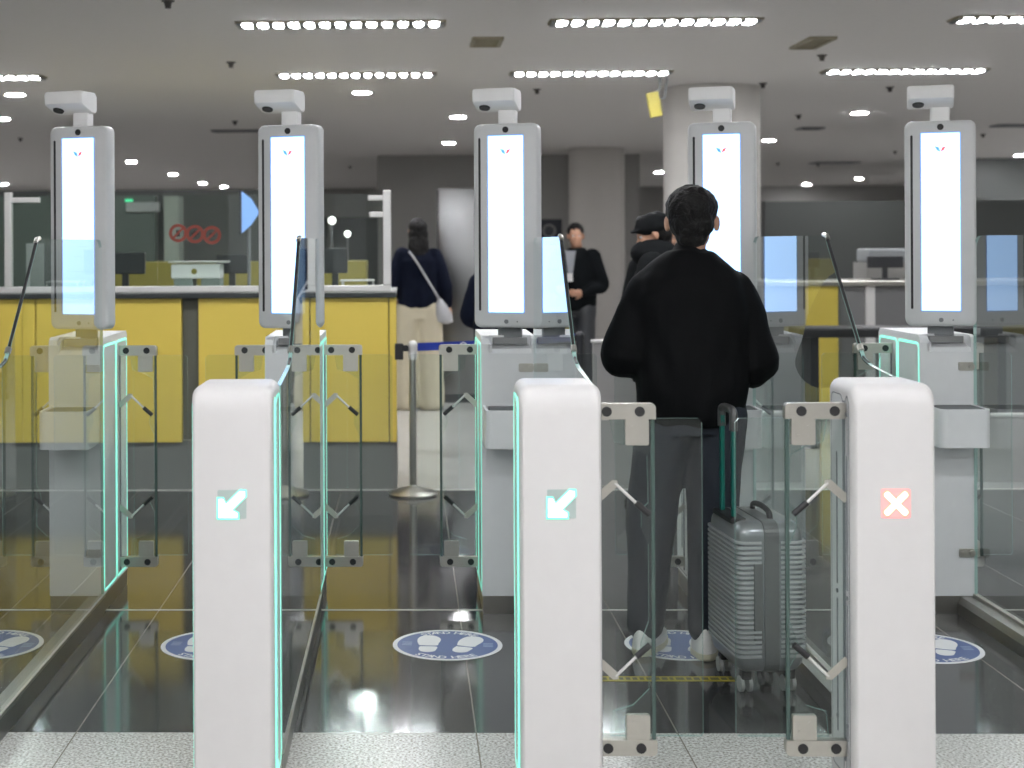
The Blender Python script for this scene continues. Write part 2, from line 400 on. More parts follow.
# round downlights
def make_down():
    t = thing('downlight', 'x', 'downlight', group='round downlights across the hall ceiling')
    b = B(); lathe(b, [(0.0001, -0.012), (0.088, -0.012), (0.088, -0.002), (0.0001, -0.002)], 24); obj('lens', b, M_DOWN, t)
    b = B(); frame(b, [(0.105*math.cos(a*PI/12), 0.105*math.sin(a*PI/12)) for a in range(24)], [(0.09*math.cos(a*PI/12), 0.09*math.sin(a*PI/12)) for a in range(24)], 'z', -0.009, 0.0); obj('trim_ring', b, M_HEADW, t)
    return t
dl = make_down()
dpos = [((362, 92), 'large round downlight behind the second kiosk camera'), ((458, 116.5), 'upper of two downlights left of the middle kiosk'),
 ((449, 142.5), 'lower of two downlights left of the middle kiosk'), ((15, 94), 'round downlight at the left, under the strip light'), ((2, 118.5), 'downlight touching the left edge'),
 ((131, 161.5), 'first downlight right of the leftmost kiosk'), ((173, 174), 'second downlight of the receding row right of the leftmost kiosk'), ((202.5, 183), 'third downlight of the receding row left of the second kiosk'),
 ((224, 186.6), 'last, farthest downlight of the row left of the second kiosk'), ((4, 184), 'faint far downlight at the left edge'),
 ((629, 181), 'lower left downlight of the pair left of the column'), ((659.5, 172), 'upper right downlight of the pair left of the column'),
 ((769, 140), 'downlight beside the right side of the column'), ((859.5, 112.5), 'brightest downlight left of the rightmost kiosk camera'), ((859, 178.5), 'downlight left of the rightmost kiosk screen'),
 ((807, 184), 'farthest small downlight right of the column'), ((1020, 155), 'downlight at the right edge of the ceiling'), ((386, 176), 'tiny dim downlight over the booth post')]
for i, ((u, v), lab) in enumerate(dpos[:-1]):
    o = dl if i == 0 else dup(dl); p = ceil_pt(u, v); p.y = min(p.y, 39.3); p.z = CZ; o.location = p; o['label'] = lab
# sprinklers
b = B(); lathe(b, [(0.042, 0), (0.042, -0.006), (0.026, -0.012), (0.018, -0.040), (0.020, -0.044), (0.020, -0.048)], 12)
sp0 = tag(obj('sprinkler', b, mat('dark_bronze', (0.05, 0.045, 0.04), 0.5)), 'x', 'sprinkler', 'sprinkler heads on the ceiling')
spos = [((231, 62), 'dark sprinkler head between first and second kiosks'), ((168, 0.5), 'sprinkler head at the top edge, left part'), ((20.5, 138), 'sprinkler left of the leftmost kiosk'), ((235, 121), 'sprinkler just left of the second kiosk top'),
 ((350, 166), 'far sprinkler right of the second kiosk'), ((406, 158), 'far sprinkler above the standing woman'), ((537, 89), 'sprinkler right of the middle kiosk camera'), ((822, 55), 'sprinkler below the tan vent, under the right strip light'),
 ((890, 87), 'sprinkler left of the rightmost kiosk camera'), ((798.5, 115), 'sprinkler between column and rightmost kiosk'), ((895, 151), 'far sprinkler beside the rightmost kiosk frame'), ((778, 163), 'far sprinkler right of the column'), ((983, 134), 'sprinkler right of the rightmost kiosk'), ((763, 83), 'sprinkler at the top right of the column'), ((818, 164), 'faint sprinkler in front of the dark far slot vent')]
for i, ((u, v), lab) in enumerate(spos):
    o = sp0 if i == 0 else dup(sp0); p = ceil_pt(u, v); o.location = (p.x, p.y, CZ); o['label'] = lab
# vents
def vent(u0, u1, v, w, lab, m):
    a = ceil_pt(u0, v); c = ceil_pt(u1, v); t = thing('ceiling_vent', lab, 'ceiling vent', ((a.x+c.x)/2, a.y, CZ)); h = (c.x-a.x)/2
    b = B(); frame(b, rr(-h, h, -w/2, w/2, 0.02, 3), rr(-h+0.03, h-0.03, -w/2+0.03, w/2-0.03, 0.01, 3), 'z', -0.02, 0.0); obj('frame', b, m, t)
    b = B()
    k = -w/2+0.05
    while k < w/2-0.03:
        box(b, -h+0.03, h-0.03, k, k+0.015, -0.012, -0.001); k += 0.04
    obj('slats', b, m, t)
vent(471, 502, 41, 0.45, 'tan square ceiling vent right of the left strip light', M_TAN)
vent(799, 826, 42, 0.6, 'pale tan ceiling vent above the right short strip light', M_TAN)
vent(212, 262, 130.5, 0.3, 'dark slot vent left of the second kiosk', M_SEAM)
vent(798, 822, 128, 0.3, 'small dark vent right of the column', M_SEAM)
vent(812, 856, 162.5, 0.5, 'long dark slot vent far back right of the column', M_SEAM)
vent(994, 1040, 125, 0.35, 'dark slot vent at the right edge', M_SEAM)
# yellow hanging sign by the column
p = P(654, 103, 13.4)
t = thing('hanging_sign', 'small yellow sign box hanging from the ceiling beside the round column', 'sign', p)
b = B(); box(b, -0.055, 0.055, -0.03, 0.03, -0.13, 0.10, 0, 0.008); o = obj('sign_box', b, M_SIGNY, t); o.rotation_euler = (0, R(-10), 0)
b = B(); tube(b, [(0.0, 0, 0.08), (0.05, 0, 0.12), (0.06, 0, CZ-p.z)], 0.012, 8); tube(b, [(0.03, 0, 0.02), (0.1, 0, 0.05), (0.12, 0, CZ-p.z)], 0.008, 8); obj('bracket', b, M_SEAM, t)

# ------------------------------------------------------------------ gate islands
IX = [-1.342, -0.468, 0.400, 1.273, 2.148]
HW = 0.109; PY0, PY1 = 3.82, 4.03; CY0, CY1 = 5.82, 6.33; TOP = 1.113
LIT = [(False, True), (True, True), (True, False), (False, True), (True, True)]   # (left side, right side) of each island
LIT = [(True, True), (True, True), (True, False), (False, True), (True, True)]
words = ['leftmost', 'second from left', 'middle', 'fourth from left', 'rightmost']

def loop_panel(parent, x, sgn, y0, y1, z0, z1, lit, name='side_light'):
    """a rounded light frame and its panel on the side face at x (sgn = outward direction)"""
    a, c = (x, x+sgn*0.0012); lo, hi = min(a, c), max(a, c)
    b = B(); prism(b, rr(y0, y1, z0, z1, 0.02), 'x', min(x, x+sgn*0.0006), max(x, x+sgn*0.0006)); obj('side_panel', b, M_LEDTINT if lit else M_GREYW, parent)
    if lit:
        w = 0.009
        b = B(); frame(b, rr(y0, y1, z0, z1, 0.024), rr(y0+w, y1-w, z0+w, z1-w, 0.016), 'x', lo, hi); obj(name, b, M_LED, parent)
        q = 0.0030
        b = B(); frame(b, rr(y0+q, y1-q, z0+q, z1-q, 0.021), rr(y0+w-q, y1-w+q, z0+w-q, z1-w+q, 0.018), 'x', min(x, x+sgn*0.0018), max(x, x+sgn*0.0018)); obj(name, b, M_LEDC, parent)
    else:
        w = 0.003
        b = B(); frame(b, rr(y0, y1, z0, z1, 0.024), rr(y0+w, y1-w, z0+w, z1-w, 0.021), 'x', lo, hi); obj('seam', b, M_SEAM, parent)
        ym = (y0+y1)/2
        b = B(); box(b, min(x, x+sgn*0.003), max(x, x+sgn*0.003), ym-0.003, ym+0.003, z0+0.1, 0.52); box(b, min(x, x+sgn*0.003), max(x, x+sgn*0.003), ym-0.003, ym+0.003, 0.56, z1-0.16)
        for zz in (z1-0.05, 0.54, 0.20): cyl(b, (x, ym, zz), (x+sgn*0.004, ym, zz), 0.006, seg=10)
        obj('slit', b, M_SEAM, parent)

def pedestal(i):
    t = thing('gate_pedestal', 'x', 'gate pedestal', (IX[i], PY0, 0), group='white front pedestals of the gates')
    D = PY1-PY0; Rr = 0.06
    rings = []
    for k in range(9):                       # front rounding: large at the top edge, small at the sides
        th = PI/2*k/8
        drop = Rr*(1-math.sin(th)); y = Rr*(1-math.cos(th)); ins = 0.012*(1-math.sin(th))
        y = y if True else 0
        rings.append([(px, y*0.75, pz) for px, pz in rr(-HW+ins, HW-ins, 0.0, TOP-drop, 0.03, 6, (0, 1, 1, 0))])
    rings.append([(px, D, pz) for px, pz in rr(-HW, HW, 0.0, TOP, 0.03, 6, (0, 1, 1, 0))])
    b = B(); loft(b, rings); obj('shell', b, M_WHITE, t, smooth=True)
    for sgn, lit in ((-1, LIT[i][0]), (1, LIT[i][1])):
        x = sgn*HW
        loop_panel(t, x, sgn, 0.020+0.018, 0.072, 0.06, TOP-0.035, lit)
        loop_panel(t, x, sgn, 0.092, D-0.012, 0.06, TOP-0.035, lit)
        b = B(); box(b, min(x-sgn*0.001, x+sgn*0.002), max(x-sgn*0.001, x+sgn*0.002), 0.076, 0.088, 0.10, TOP-0.05); obj('flap_slot', b, M_SEAM, t)
    # sign
    zc = 0.802; h = 0.038
    if i == 3:
        b = B(); prism(b, rr(-h, h, zc-h, zc+h, 0.005), 'y', -0.0015, 0.004)
        pn = obj('sign_panel', b, M_CPAN, t)
        def bar(bm, w, l, y0, y1, ang):
            pts = rr(-l, l, -w, w, min(w*0.7, 0.006)); ca, sa = math.cos(ang), math.sin(ang)
            prism(bm, [(x*ca-z*sa, zc+x*sa+z*ca) for x, z in pts], 'y', y0, y1)
        b = B(); bar(b, 0.0105, 0.043, -0.0030, -0.0012, PI/4); bar(b, 0.0105, 0.043, -0.0030, -0.0012, -PI/4); obj('cross_rim', b, M_CRIM, pn)
        b = B(); bar(b, 0.0072, 0.039, -0.0042, -0.0022, PI/4); bar(b, 0.0072, 0.039, -0.0041, -0.0022, -PI/4); obj('cross_symbol', b, M_CROSS, pn)
    else:
        b = B(); prism(b, rr(-h, h, zc-h, zc+h, 0.004), 'y', -0.0015, 0.004)
        pn = obj('sign_panel', b, M_ICONP, t)
        def arrow(g):
            # arrow pointing down-left
            s = 0.037
            pts = []
            raw = [(-0.98-g, -0.98-g), (0.42+g, -0.98-g), (0.42+g, -0.62+g*0.3), (0.02+g, -0.40+g*0.2), (0.98+g, 0.56), (0.95+g, 0.95+g), (0.56, 0.98+g), (-0.42, 0.02+g), (-0.62+g*0.3, 0.42+g), (-0.98-g, 0.42+g)]
            return [(x*s, zc+z*s) for x, z in raw]
        b = B(); prism(b, arrow(0.10), 'y', -0.0030, -0.0012); obj('arrow_rim', b, M_ARIM, pn)
        b = B(); prism(b, arrow(-0.04), 'y', -0.0042, -0.0022); obj('arrow_symbol', b, M_ARROW, pn)
    return t
plab = ['white gate pedestal left of the picture, beside the leftmost glass panel', 'white gate pedestal with a glowing arrow, the one further left, below the second kiosk',
        'white gate pedestal with a glowing arrow in the middle, left of the man in black', 'white gate pedestal showing a glowing red and white cross', 'white gate pedestal right of the picture']
for i in range(5):
    pedestal(i)['label'] = plab[i]

def cabinet(i):
    t = thing('passport_kiosk', 'x', 'kiosk', (IX[i], CY0, 0), group='face scanning kiosks at the back of the gates')
    D = CY1-CY0
    b = B()
    full = [(0.0, 0.073), (0.0, TOP-0.03), (0.009, TOP-0.009), (0.03, TOP), (D-0.02, TOP), (D, TOP-0.02), (D, 0.073)]
    mid = [(0.0, 0.073), (0.0, 1.045), (0.012, 1.062), (0.060, 1.072), (0.068, 1.085), (0.072, TOP), (D-0.02, TOP), (D, TOP-0.02), (D, 0.073)]
    def cheek(x0, x1): prism(b, full, 'x', x0, x1)
    cheek(-HW, -HW+0.034); cheek(HW-0.016, HW); prism(b, mid, 'x', -HW+0.034, HW-0.016)
    # sloped fillets beside the recess
    prism(b, [(0.0, 1.05), (0.0, TOP-0.032), (0.07, TOP-0.002), (0.07, 1.085)], 'x', -HW+0.03, -HW+0.044)
    bmesh.ops.remove_doubles(b, verts=b.verts[:], dist=1e-5)
    obj('cabinet_body', b, M_CAB, t)
    b = B(); box(b, -HW+0.05, HW-0.030, 0.040, 0.075, 1.078, 1.106, 0, 0.003); obj('document_reader', b, mat('reader_grey', (0.22, 0.22, 0.22), 0.35), t)
    b = B(); box(b, -HW+0.003, HW-0.003, 0.004, D-0.004, 0.0, 0.073); obj('plinth', b, M_RAIL, t)
    # tray
    x0, x1, y0, z0, z1 = -HW+0.006, HW-0.014, -0.20, 0.690, 0.838
    b = B(); out = rr(x0, x1, y0, 0.0, 0.03, 5, (1, 0, 0, 1)); inn = rr(x0+0.01, x1-0.01, y0+0.01, -0.01, 0.022, 5, (1, 0, 0, 1))
    frame(b, out, inn, 'z', z0, z1); prism(b, inn, 'z', z0, z0+0.012); obj('tray', b, M_CAB, t, smooth=True)
    b = B(); prism(b, [(x0+0.012+(px-x0)*0.93, py*0.94-0.004) for px, py in inn], 'z', z0+0.013, z0+0.1455); obj('tray_liner', b, M_DARK, t)
    for sgn, lit in ((-1, LIT[i][0]), (1, LIT[i][1])):
        x = sgn*HW
        loop_panel(t, x, sgn, 0.012, 0.262, 0.085, TOP-0.03, lit)
        loop_panel(t, x, sgn, 0.272, D-0.012, 0.085, TOP-0.03, lit)
        b = B(); box(b, min(x, x+sgn*0.0045), max(x, x+sgn*0.0045), 0.334, 0.346, 0.10, TOP-0.06); obj('flap_slot', b, M_SEAM, t)
    # glass clamps
    for zz in (0.988, 0.245):
        b = B(); prism(b, rr(HW-0.068, HW-0.010, zz-0.017, zz+0.017, 0.006), 'y', -0.008, 0.0); cyl(b, (HW-0.055, -0.011, zz), (HW-0.055, -0.008, zz), 0.007, seg=12); cyl(b, (HW-0.018, -0.013, zz), (HW-0.018, -0.008, zz), 0.012, seg=14)
        obj('glass_clamp', b, M_STEEL, t, smooth=True)
    # tower, turned towards the lane on its left
    tw = bpy.data.objects.new('display_tower', None); COL.objects.link(tw); tw.parent = t; tw.location = ((0.022, -0.004, 0.004, -0.006, -0.010)[i], 0.045, 0); tw.rotation_euler = (0, 0, R(-18))
    z0, z1 = 1.147, 1.968
    rings = []
    for ins, y in ((0.012, -0.034), (0.004, -0.031), (0.0, -0.024), (0.0, 0.026), (0.004, 0.032), (0.012, 0.035)):
        rings.append([(px, y, pz) for px, pz in rr(-0.134+ins, 0.132-ins, z0+ins, z1-ins, 0.028, 6)])
    b = B(); loft(b, rings); body = obj('tower_body', b, M_GREYW, tw, smooth=True)
    b = B(); box(b, -0.05, 0.05, 0.020, 0.034, 1.10, z0+0.01, 0, 0.004); obj('tower_neck', b, M_SEAM, tw)
    b = B(); prism(b, rr(-0.0725, 0.0725, 1.209, 1.919, 0.004), 'y', -0.0362, -0.030, 0)
    obj('screen', b, M_SCREEN, tw)
    b = B(); frame(b, rr(-0.0755, 0.0755, 1.2055, 1.9225, 0.005), rr(-0.0725, 0.0725, 1.209, 1.919, 0.004), 'y', -0.0366, -0.030); obj('screen_rim', b, M_SCRRIM, tw)
    yy = -0.0370
    for (z, w, hh) in ((1.625, 0.05, 0.006), (1.595, 0.055, 0.002), (1.535, 0.036, 0.005), (1.515, 0.030, 0.005), (1.480, 0.045, 0.002), (1.44, 0.02, 0.002), (1.38, 0.05, 0.002)):
        x = -w; b = B()
        while x < w-0.004:
            l = random.uniform(0.006, 0.014); box(b, x, min(x+l, w), yy, -0.0362, z, z+hh); x += l+0.003
        obj('text_line', b, M_SCRTXT, tw)
    # emblem
    b = B(); zc = 1.862
    prism(b, [(-0.021, zc+0.004), (-0.006, zc-0.001), (0.0, zc-0.018), (-0.013, zc-0.012)], 'y', yy, -0.0362, 0)
    prism(b, [(0.021, zc+0.004), (0.013, zc-0.012), (0.0, zc-0.018), (0.006, zc-0.001)], 'y', yy, -0.0362, 1)
    frame(b, [(0.034*math.cos(a*PI/12), zc+0.034*math.sin(a*PI/12)) for a in range(24)], [(0.0315*math.cos(a*PI/12), zc+0.0315*math.sin(a*PI/12)) for a in range(24)], 'y', yy, -0.0362, 2)
    prism(b, [(0.006*math.cos(a*PI/4), zc+0.018+0.006*math.sin(a*PI/4)) for a in range(8)], 'y', yy, -0.0362, 2)
    obj('emblem', b, [M_BLUE, M_RED, M_GOLD], tw)
    b = B(); prism(b, rr(-0.113, -0.104, 1.215, 1.912, 0.004), 'y', -0.0352, -0.030); obj('slot', b, M_BLACK, tw)
    b = B(); cyl(b, (0.0, -0.037, 1.943), (0.0, -0.030, 1.943), 0.0125, seg=20); obj('lens', b, M_BLACK, tw, smooth=True)
    b = B(); cyl(b, (0.0, -0.0355, 1.172), (0.0, -0.030, 1.172), 0.009, seg=16); cyl(b, (0.045, -0.0350, 1.172), (0.045, -0.030, 1.172), 0.003, seg=8); obj('sensor', b, M_SEAM, tw, smooth=True)
    # camera arm
    b = B(); box(b, -0.036, 0.036, -0.018, 0.030, z1-0.01, 2.06, 0, 0.008, 3)
    prof = [(-0.088, 2.056), (-0.090, 2.095), (-0.082, 2.106), (0.020, 2.106), (0.034, 2.092), (0.034, 2.030), (0.026, 2.020), (-0.010, 2.020), (-0.080, 2.048)]
    ringsx = []
    for ins, x in ((0.01, -0.123), (0.003, -0.118), (0.0, -0.110), (0.0, 0.038), (0.003, 0.046), (0.01, 0.050)):
        cy_, cz_ = -0.03, 2.065
        ringsx.append([(x, cy_+(py-cy_)*(1-ins*8), cz_+(pz-cz_)*(1-ins*12)) for py, pz in prof])
    loft(b, ringsx); obj('camera_arm', b, M_HEADW, tw, smooth=True)
    n = Vector((0, 0.028, 0.070)).normalized(); nn = Vector((0, -0.37, -0.93)).normalized()
    c = Vector((-0.083, -0.045, 2.0325))
    b = B(); cyl(b, c-nn*0.006, c+nn*0.004, 0.024, 0.021, 20); obj('camera_lens', b, M_BLACK, tw, smooth=True)
    return t
klab = ['leftmost kiosk with a tall white screen and an empty tray, seen through glass', 'kiosk with tall white screen, second from left, behind the left arrow pedestal',
        'middle kiosk with tall white screen, behind the middle arrow pedestal', 'kiosk with tall screen in front of the column, partly hidden by the man in black', 'rightmost kiosk with tall white screen and a wide white tray']
k0 = None
for i in range(5):
    o = cabinet(i); o['label'] = klab[i]

# glass side panels with base rail
glab = ['tall clear glass side panel with black near edge, leftmost, in front of the leftmost kiosk', 'clear glass side panel between the left arrow pedestal and the second kiosk',
        'clear glass side panel running from the middle arrow pedestal back to the middle kiosk', 'clear glass side panel behind the cross pedestal, mirroring a blue screen', 'clear glass side panel at the right edge beside the rightmost kiosk']
for i in range(5):
    gx = IX[i]+HW-0.003
    t = thing('glass_side_panel', glab[i], 'glass panel', (gx, 0, 0), group='glass side panels along the gate lanes')
    top = [(CY0-0.005, 0.06), (CY0-0.005, 1.44)]
    c = Vector((CY0-0.075, 1.438))
    for k in range(1, 7): a = R(90*k/6); top.append((c.x+0.07*math.cos(a), c.y+0.07*math.sin(a)))
    edge = [(4.84, 1.508), (4.80, 1.500), (4.775, 1.47), (4.45, 1.16), (4.42, 1.135), (4.34, 1.118), (PY1+0.005, 1.095)]
    top += edge + [(PY1+0.005, 0.06)]
    b = B(); prism(b, top, 'x', -0.006, 0.006, 0, 1); obj('glass_pane', b, [M_GLASS, M_EDGEL], t)
    b = B(); tube(b, catmull([(0, 4.81, 1.507), (0, 4.776, 1.478), (0, 4.72, 1.42), (0, 4.48, 1.185), (0, 4.43, 1.137), (0, 4.37, 1.122)], 4), 0.0055, 8); obj('edge_trim', b, M_BLACK, t, smooth=True)
    b = B(); tube(b, [(0, 4.838, 1.511), (0, 4.805, 1.508), (0, 4.790, 1.497)], 0.008, 8); tube(b, [(0, 4.46, 1.170), (0, 4.445, 1.155)], 0.010, 8); obj('edge_clip', b, M_STEEL, t, smooth=True)
    b = B(); prism(b, [(-0.070, 0), (0.007, 0), (0.007, 0.062), (0.003, 0.07), (-0.058, 0.07), (-0.070, 0.045)], 'y', PY1, CY0); obj('base_rail', b, M_RAIL, t)
    b = B(); box(b, -0.0105, 0.0105, PY1, CY0, 0.07, 0.082); obj('glass_channel', b, M_STEEL, t)

# flap barriers: local x runs outwards into the lane
def make_flap():
    t = thing('flap_barrier', 'x', 'gate flap', group='glass flap barriers with steel brackets')
    zt, zb, w = 1.058, 0.117, 0.160
    b = B(); box(b, 0.0, w-0.004, -0.005, 0.005, zb+0.045, zt-0.045); obj('glass_pane', b, M_GLASSF, t)
    b = B(); box(b, w-0.011, w-0.001, -0.006, 0.006, zb+0.005, zt-0.005, 0, 0.002); obj('edge_profile', b, M_EDGE, t)
    for z0, z1, pz0, pz1, cn in ((zt-0.042, zt, zt-0.112, zt-0.042, (0, 1, 0, 0)), (zb, zb+0.042, zb+0.042, zb+0.108, (1, 0, 0, 0))):
        b = B(); prism(b, rr(0.0, w+0.001, z0, z1, 0.012, 5, cn), 'y', -0.013, 0.013)
        br = obj('bracket', b, M_STEEL, t)
        for xx in (w-0.042, w-0.130):
            b = B(); cyl(b, (xx, -0.0165, (z0+z1)/2), (xx, 0.0165, (z0+z1)/2), 0.0135, seg=20); obj('bolt', b, M_BLACK, br, smooth=True)
        b = B(); prism(b, rr(w-0.080, w-0.017, pz0, pz1, 0.005), 'y', -0.009, 0.009)
        for q in ((0.3, 0.7), (0.72, 0.35)):
            cyl(b, (w-0.080+0.063*q[0], -0.0115, pz0+(pz1-pz0)*q[1]), (w-0.080+0.063*q[0], -0.009, pz0+(pz1-pz0)*q[1]), 0.004, seg=10)
        obj('clamp_plate', b, M_STEEL, t)
    for s, zp in ((1, 0.847), (-1, 0.332)):
        b = B(); a = Vector((0.0, -0.018, zp-s*0.045)); c = Vector((0.050, -0.018, zp)); d = (c-a).normalized(); n = Vector((-d.z, 0, d.x))*0.011
        prism(b, [((a+n).x, (a+n).z), ((a-n).x, (a-n).z), ((c-n).x, (c-n).z), ((c+d*0.01).x, (c+d*0.01).z), ((c+n).x, (c+n).z)], 'y', -0.021, -0.017)
        for q in (0.35, 0.6, 0.85): e = a.lerp(c, q); cyl(b, (e.x, -0.0225, e.z), (e.x, -0.017, e.z), 0.0035, seg=8)
        lk = obj('linkage', b, M_STEEL, t)
        e = Vector((0.105, -0.018, zp-s*0.052)); f = Vector((0.142, -0.018, zp-s*0.084))
        b = B(); cyl(b, c, e, 0.0042, seg=10); obj('rod', b, M_ALU, lk, smooth=True)
        b = B(); cyl(b, e, f, 0.0085, seg=12); obj('rod_cap', b, M_BLACK, lk, smooth=True)
    # sliding pane with its notched inner edge
    x = lambda u: w+(u-654)/373.0
    zz = lambda v: 1.49-(v-241.5)/373.0
    inner = [(610, 418.5), (614, 442), (632, 447), (647, 456), (648, 503), (641, 510), (641, 528), (648, 545), (648, 622), (640, 644), (640, 652), (648, 668), (648, 690), (632, 706), (612, 712), (610, 737)]
    pts = [(x(u), zz(v)) for u, v in inner] + [(x(700), zz(737)), (x(702), zz(734)), (x(702), zz(423)), (x(698), zz(418.5))]
    b = B(); prism(b, pts, 'y', 0.0135, 0.0195, 0, 1); obj('sliding_pane', b, [M_GLASSF, M_EDGEL], t)
    return t
flap = make_flap()
def put_flap(first, i, side, Y, lab):
    o = flap if first else dup(flap)
    o.location = (IX[i]+side*(HW+0.001)-(0.012 if (i == 2 and Y < 5) else 0), Y, 0); o.scale = (side, 1, 1); o['label'] = lab
put_flap(True, 2, 1, 3.895, 'front glass flap on the right side of the middle arrow pedestal, closed')
put_flap(False, 3, -1, 3.895, 'front glass flap on the left side of the red cross pedestal, closed')
kk = ['leftmost kiosk', 'second kiosk from the left', 'middle kiosk', 'kiosk behind the man', 'rightmost kiosk']
for i in range(5):
    for s in (-1, 1):
        put_flap(False, i, s, 6.16, 'rear glass flap on the %s side of the %s' % ('left' if s < 0 else 'right', kk[i]))

# ------------------------------------------------------------------ floor stickers and tape
def make_sticker():
    t = thing('floor_sticker', 'x', 'floor sticker', group='round blue stand here stickers')
    circ = lambda r, n=64: [(r*math.cos(2*PI*k/n), r*math.sin(2*PI*k/n)) for k in range(n)]
    b = B(); prism(b, circ(0.186), 'z', 0.0006, 0.0016); obj('blue_disc', b, M_SBLUE, t)
    b = B(); frame(b, circ(0.203), circ(0.186), 'z', 0.0006, 0.0018); obj('white_rim', b, M_SWHITE, t)
    b = B()
    def foot(cx, rot, flip):
        pts = []
        outl = [(-0.028, -0.005), (-0.036, 0.03), (-0.037, 0.065), (-0.028, 0.095), (-0.008, 0.107), (0.014, 0.103), (0.030, 0.082), (0.035, 0.055), (0.030, 0.02), (0.024, -0.005)]
        heel = [(-0.026, -0.018), (0.024, -0.018), (0.026, -0.045), (0.020, -0.068), (0.0, -0.078), (-0.020, -0.070), (-0.028, -0.045)]
        for poly in (outl, heel):
            cc = catmull([(px, py, 0) for px, py in poly+[poly[0]]], 4)[:-1]
            q = [(cx+flip*(p.x*math.cos(rot)-p.y*math.sin(rot)), p.x*math.sin(rot)+p.y*math.cos(rot)) for p in cc]
            prism(b, [(x*1.2, y*1.2-0.01) for x, y in q], 'z', 0.0010, 0.0024)
    foot(-0.058, R(0), 1)
    o1 = obj('footprint', b, M_SWHITE, t)
    b = B(); foot(0.058, R(-16), 1); obj('footprint', b, M_SWHITE, t)
    b = B()
    def top(i, n):
        a = R(36-72*i/(n-1)) ; r = 0.146
        return Matrix.Translation((-r*math.sin(a), r*math.cos(a)-0.0, 0.0022)) @ Matrix.Rotation(a, 4, 'Z')
    def bot(i, n):
        a = R(-36+72*i/(n-1)); r = 0.180
        return Matrix.Translation((r*math.sin(a), -r*math.cos(a)+0.0, 0.0022)) @ Matrix.Rotation(a, 4, 'Z')
    glyphs(b, 'STAND HERE', 0.044, top); obj('lettering', b, M_SWHITE, t, recalc=False)
    b = B(); glyphs(b, 'STAND HERE', 0.044, bot); obj('lettering', b, M_SWHITE, t, recalc=False)
    for s in (-1, 1):
        b = B()
        for k in range(3): box(b, s*0.150-0.018, s*0.150+0.018, -0.02+k*0.018, -0.010+k*0.018, 0.0012, 0.0020)
        obj('small_print', b, M_SPALE, t)
    return t
st = make_sticker()
slab = ['round blue floor sticker cut off by the left edge, seen through glass', 'round blue floor sticker partly hidden behind the left arrow pedestal', 'whole round blue floor sticker with white footprints, in the lane before the middle kiosk',
        'round blue floor sticker under the feet of the man in black', 'round blue floor sticker peeking out right of the red cross pedestal']
for i, (u, v) in enumerate(((-12, 645), (216, 645), (447.5, 645), (680, 645), (925, 648))):
    o = st if i == 0 else dup(st); p = Z(u, v, 0.0); o.location = (p.x, p.y, 0); o['label'] = slab[i]; o.rotation_euler = (0, 0, R(-4))
a = Z(602, 677, 0); c = Z(712, 682, 0)
b = B(); box(b, 0.505, 1.10, 4.93, 4.985, 0.0004, 0.0012, 0)
x = 0.52
while x < 1.09:
    l = random.uniform(0.01, 0.03); box(b, x, x+l, 4.945, 4.970, 0.0008, 0.0016, 1); x += l+0.008
tag(obj('floor_tape', b, [M_TAPE, mat('tape_print', (0.10, 0.09, 0.03), 0.5)]), 'yellow printed tape strip stuck across the dark floor behind the closed flaps', 'floor tape')

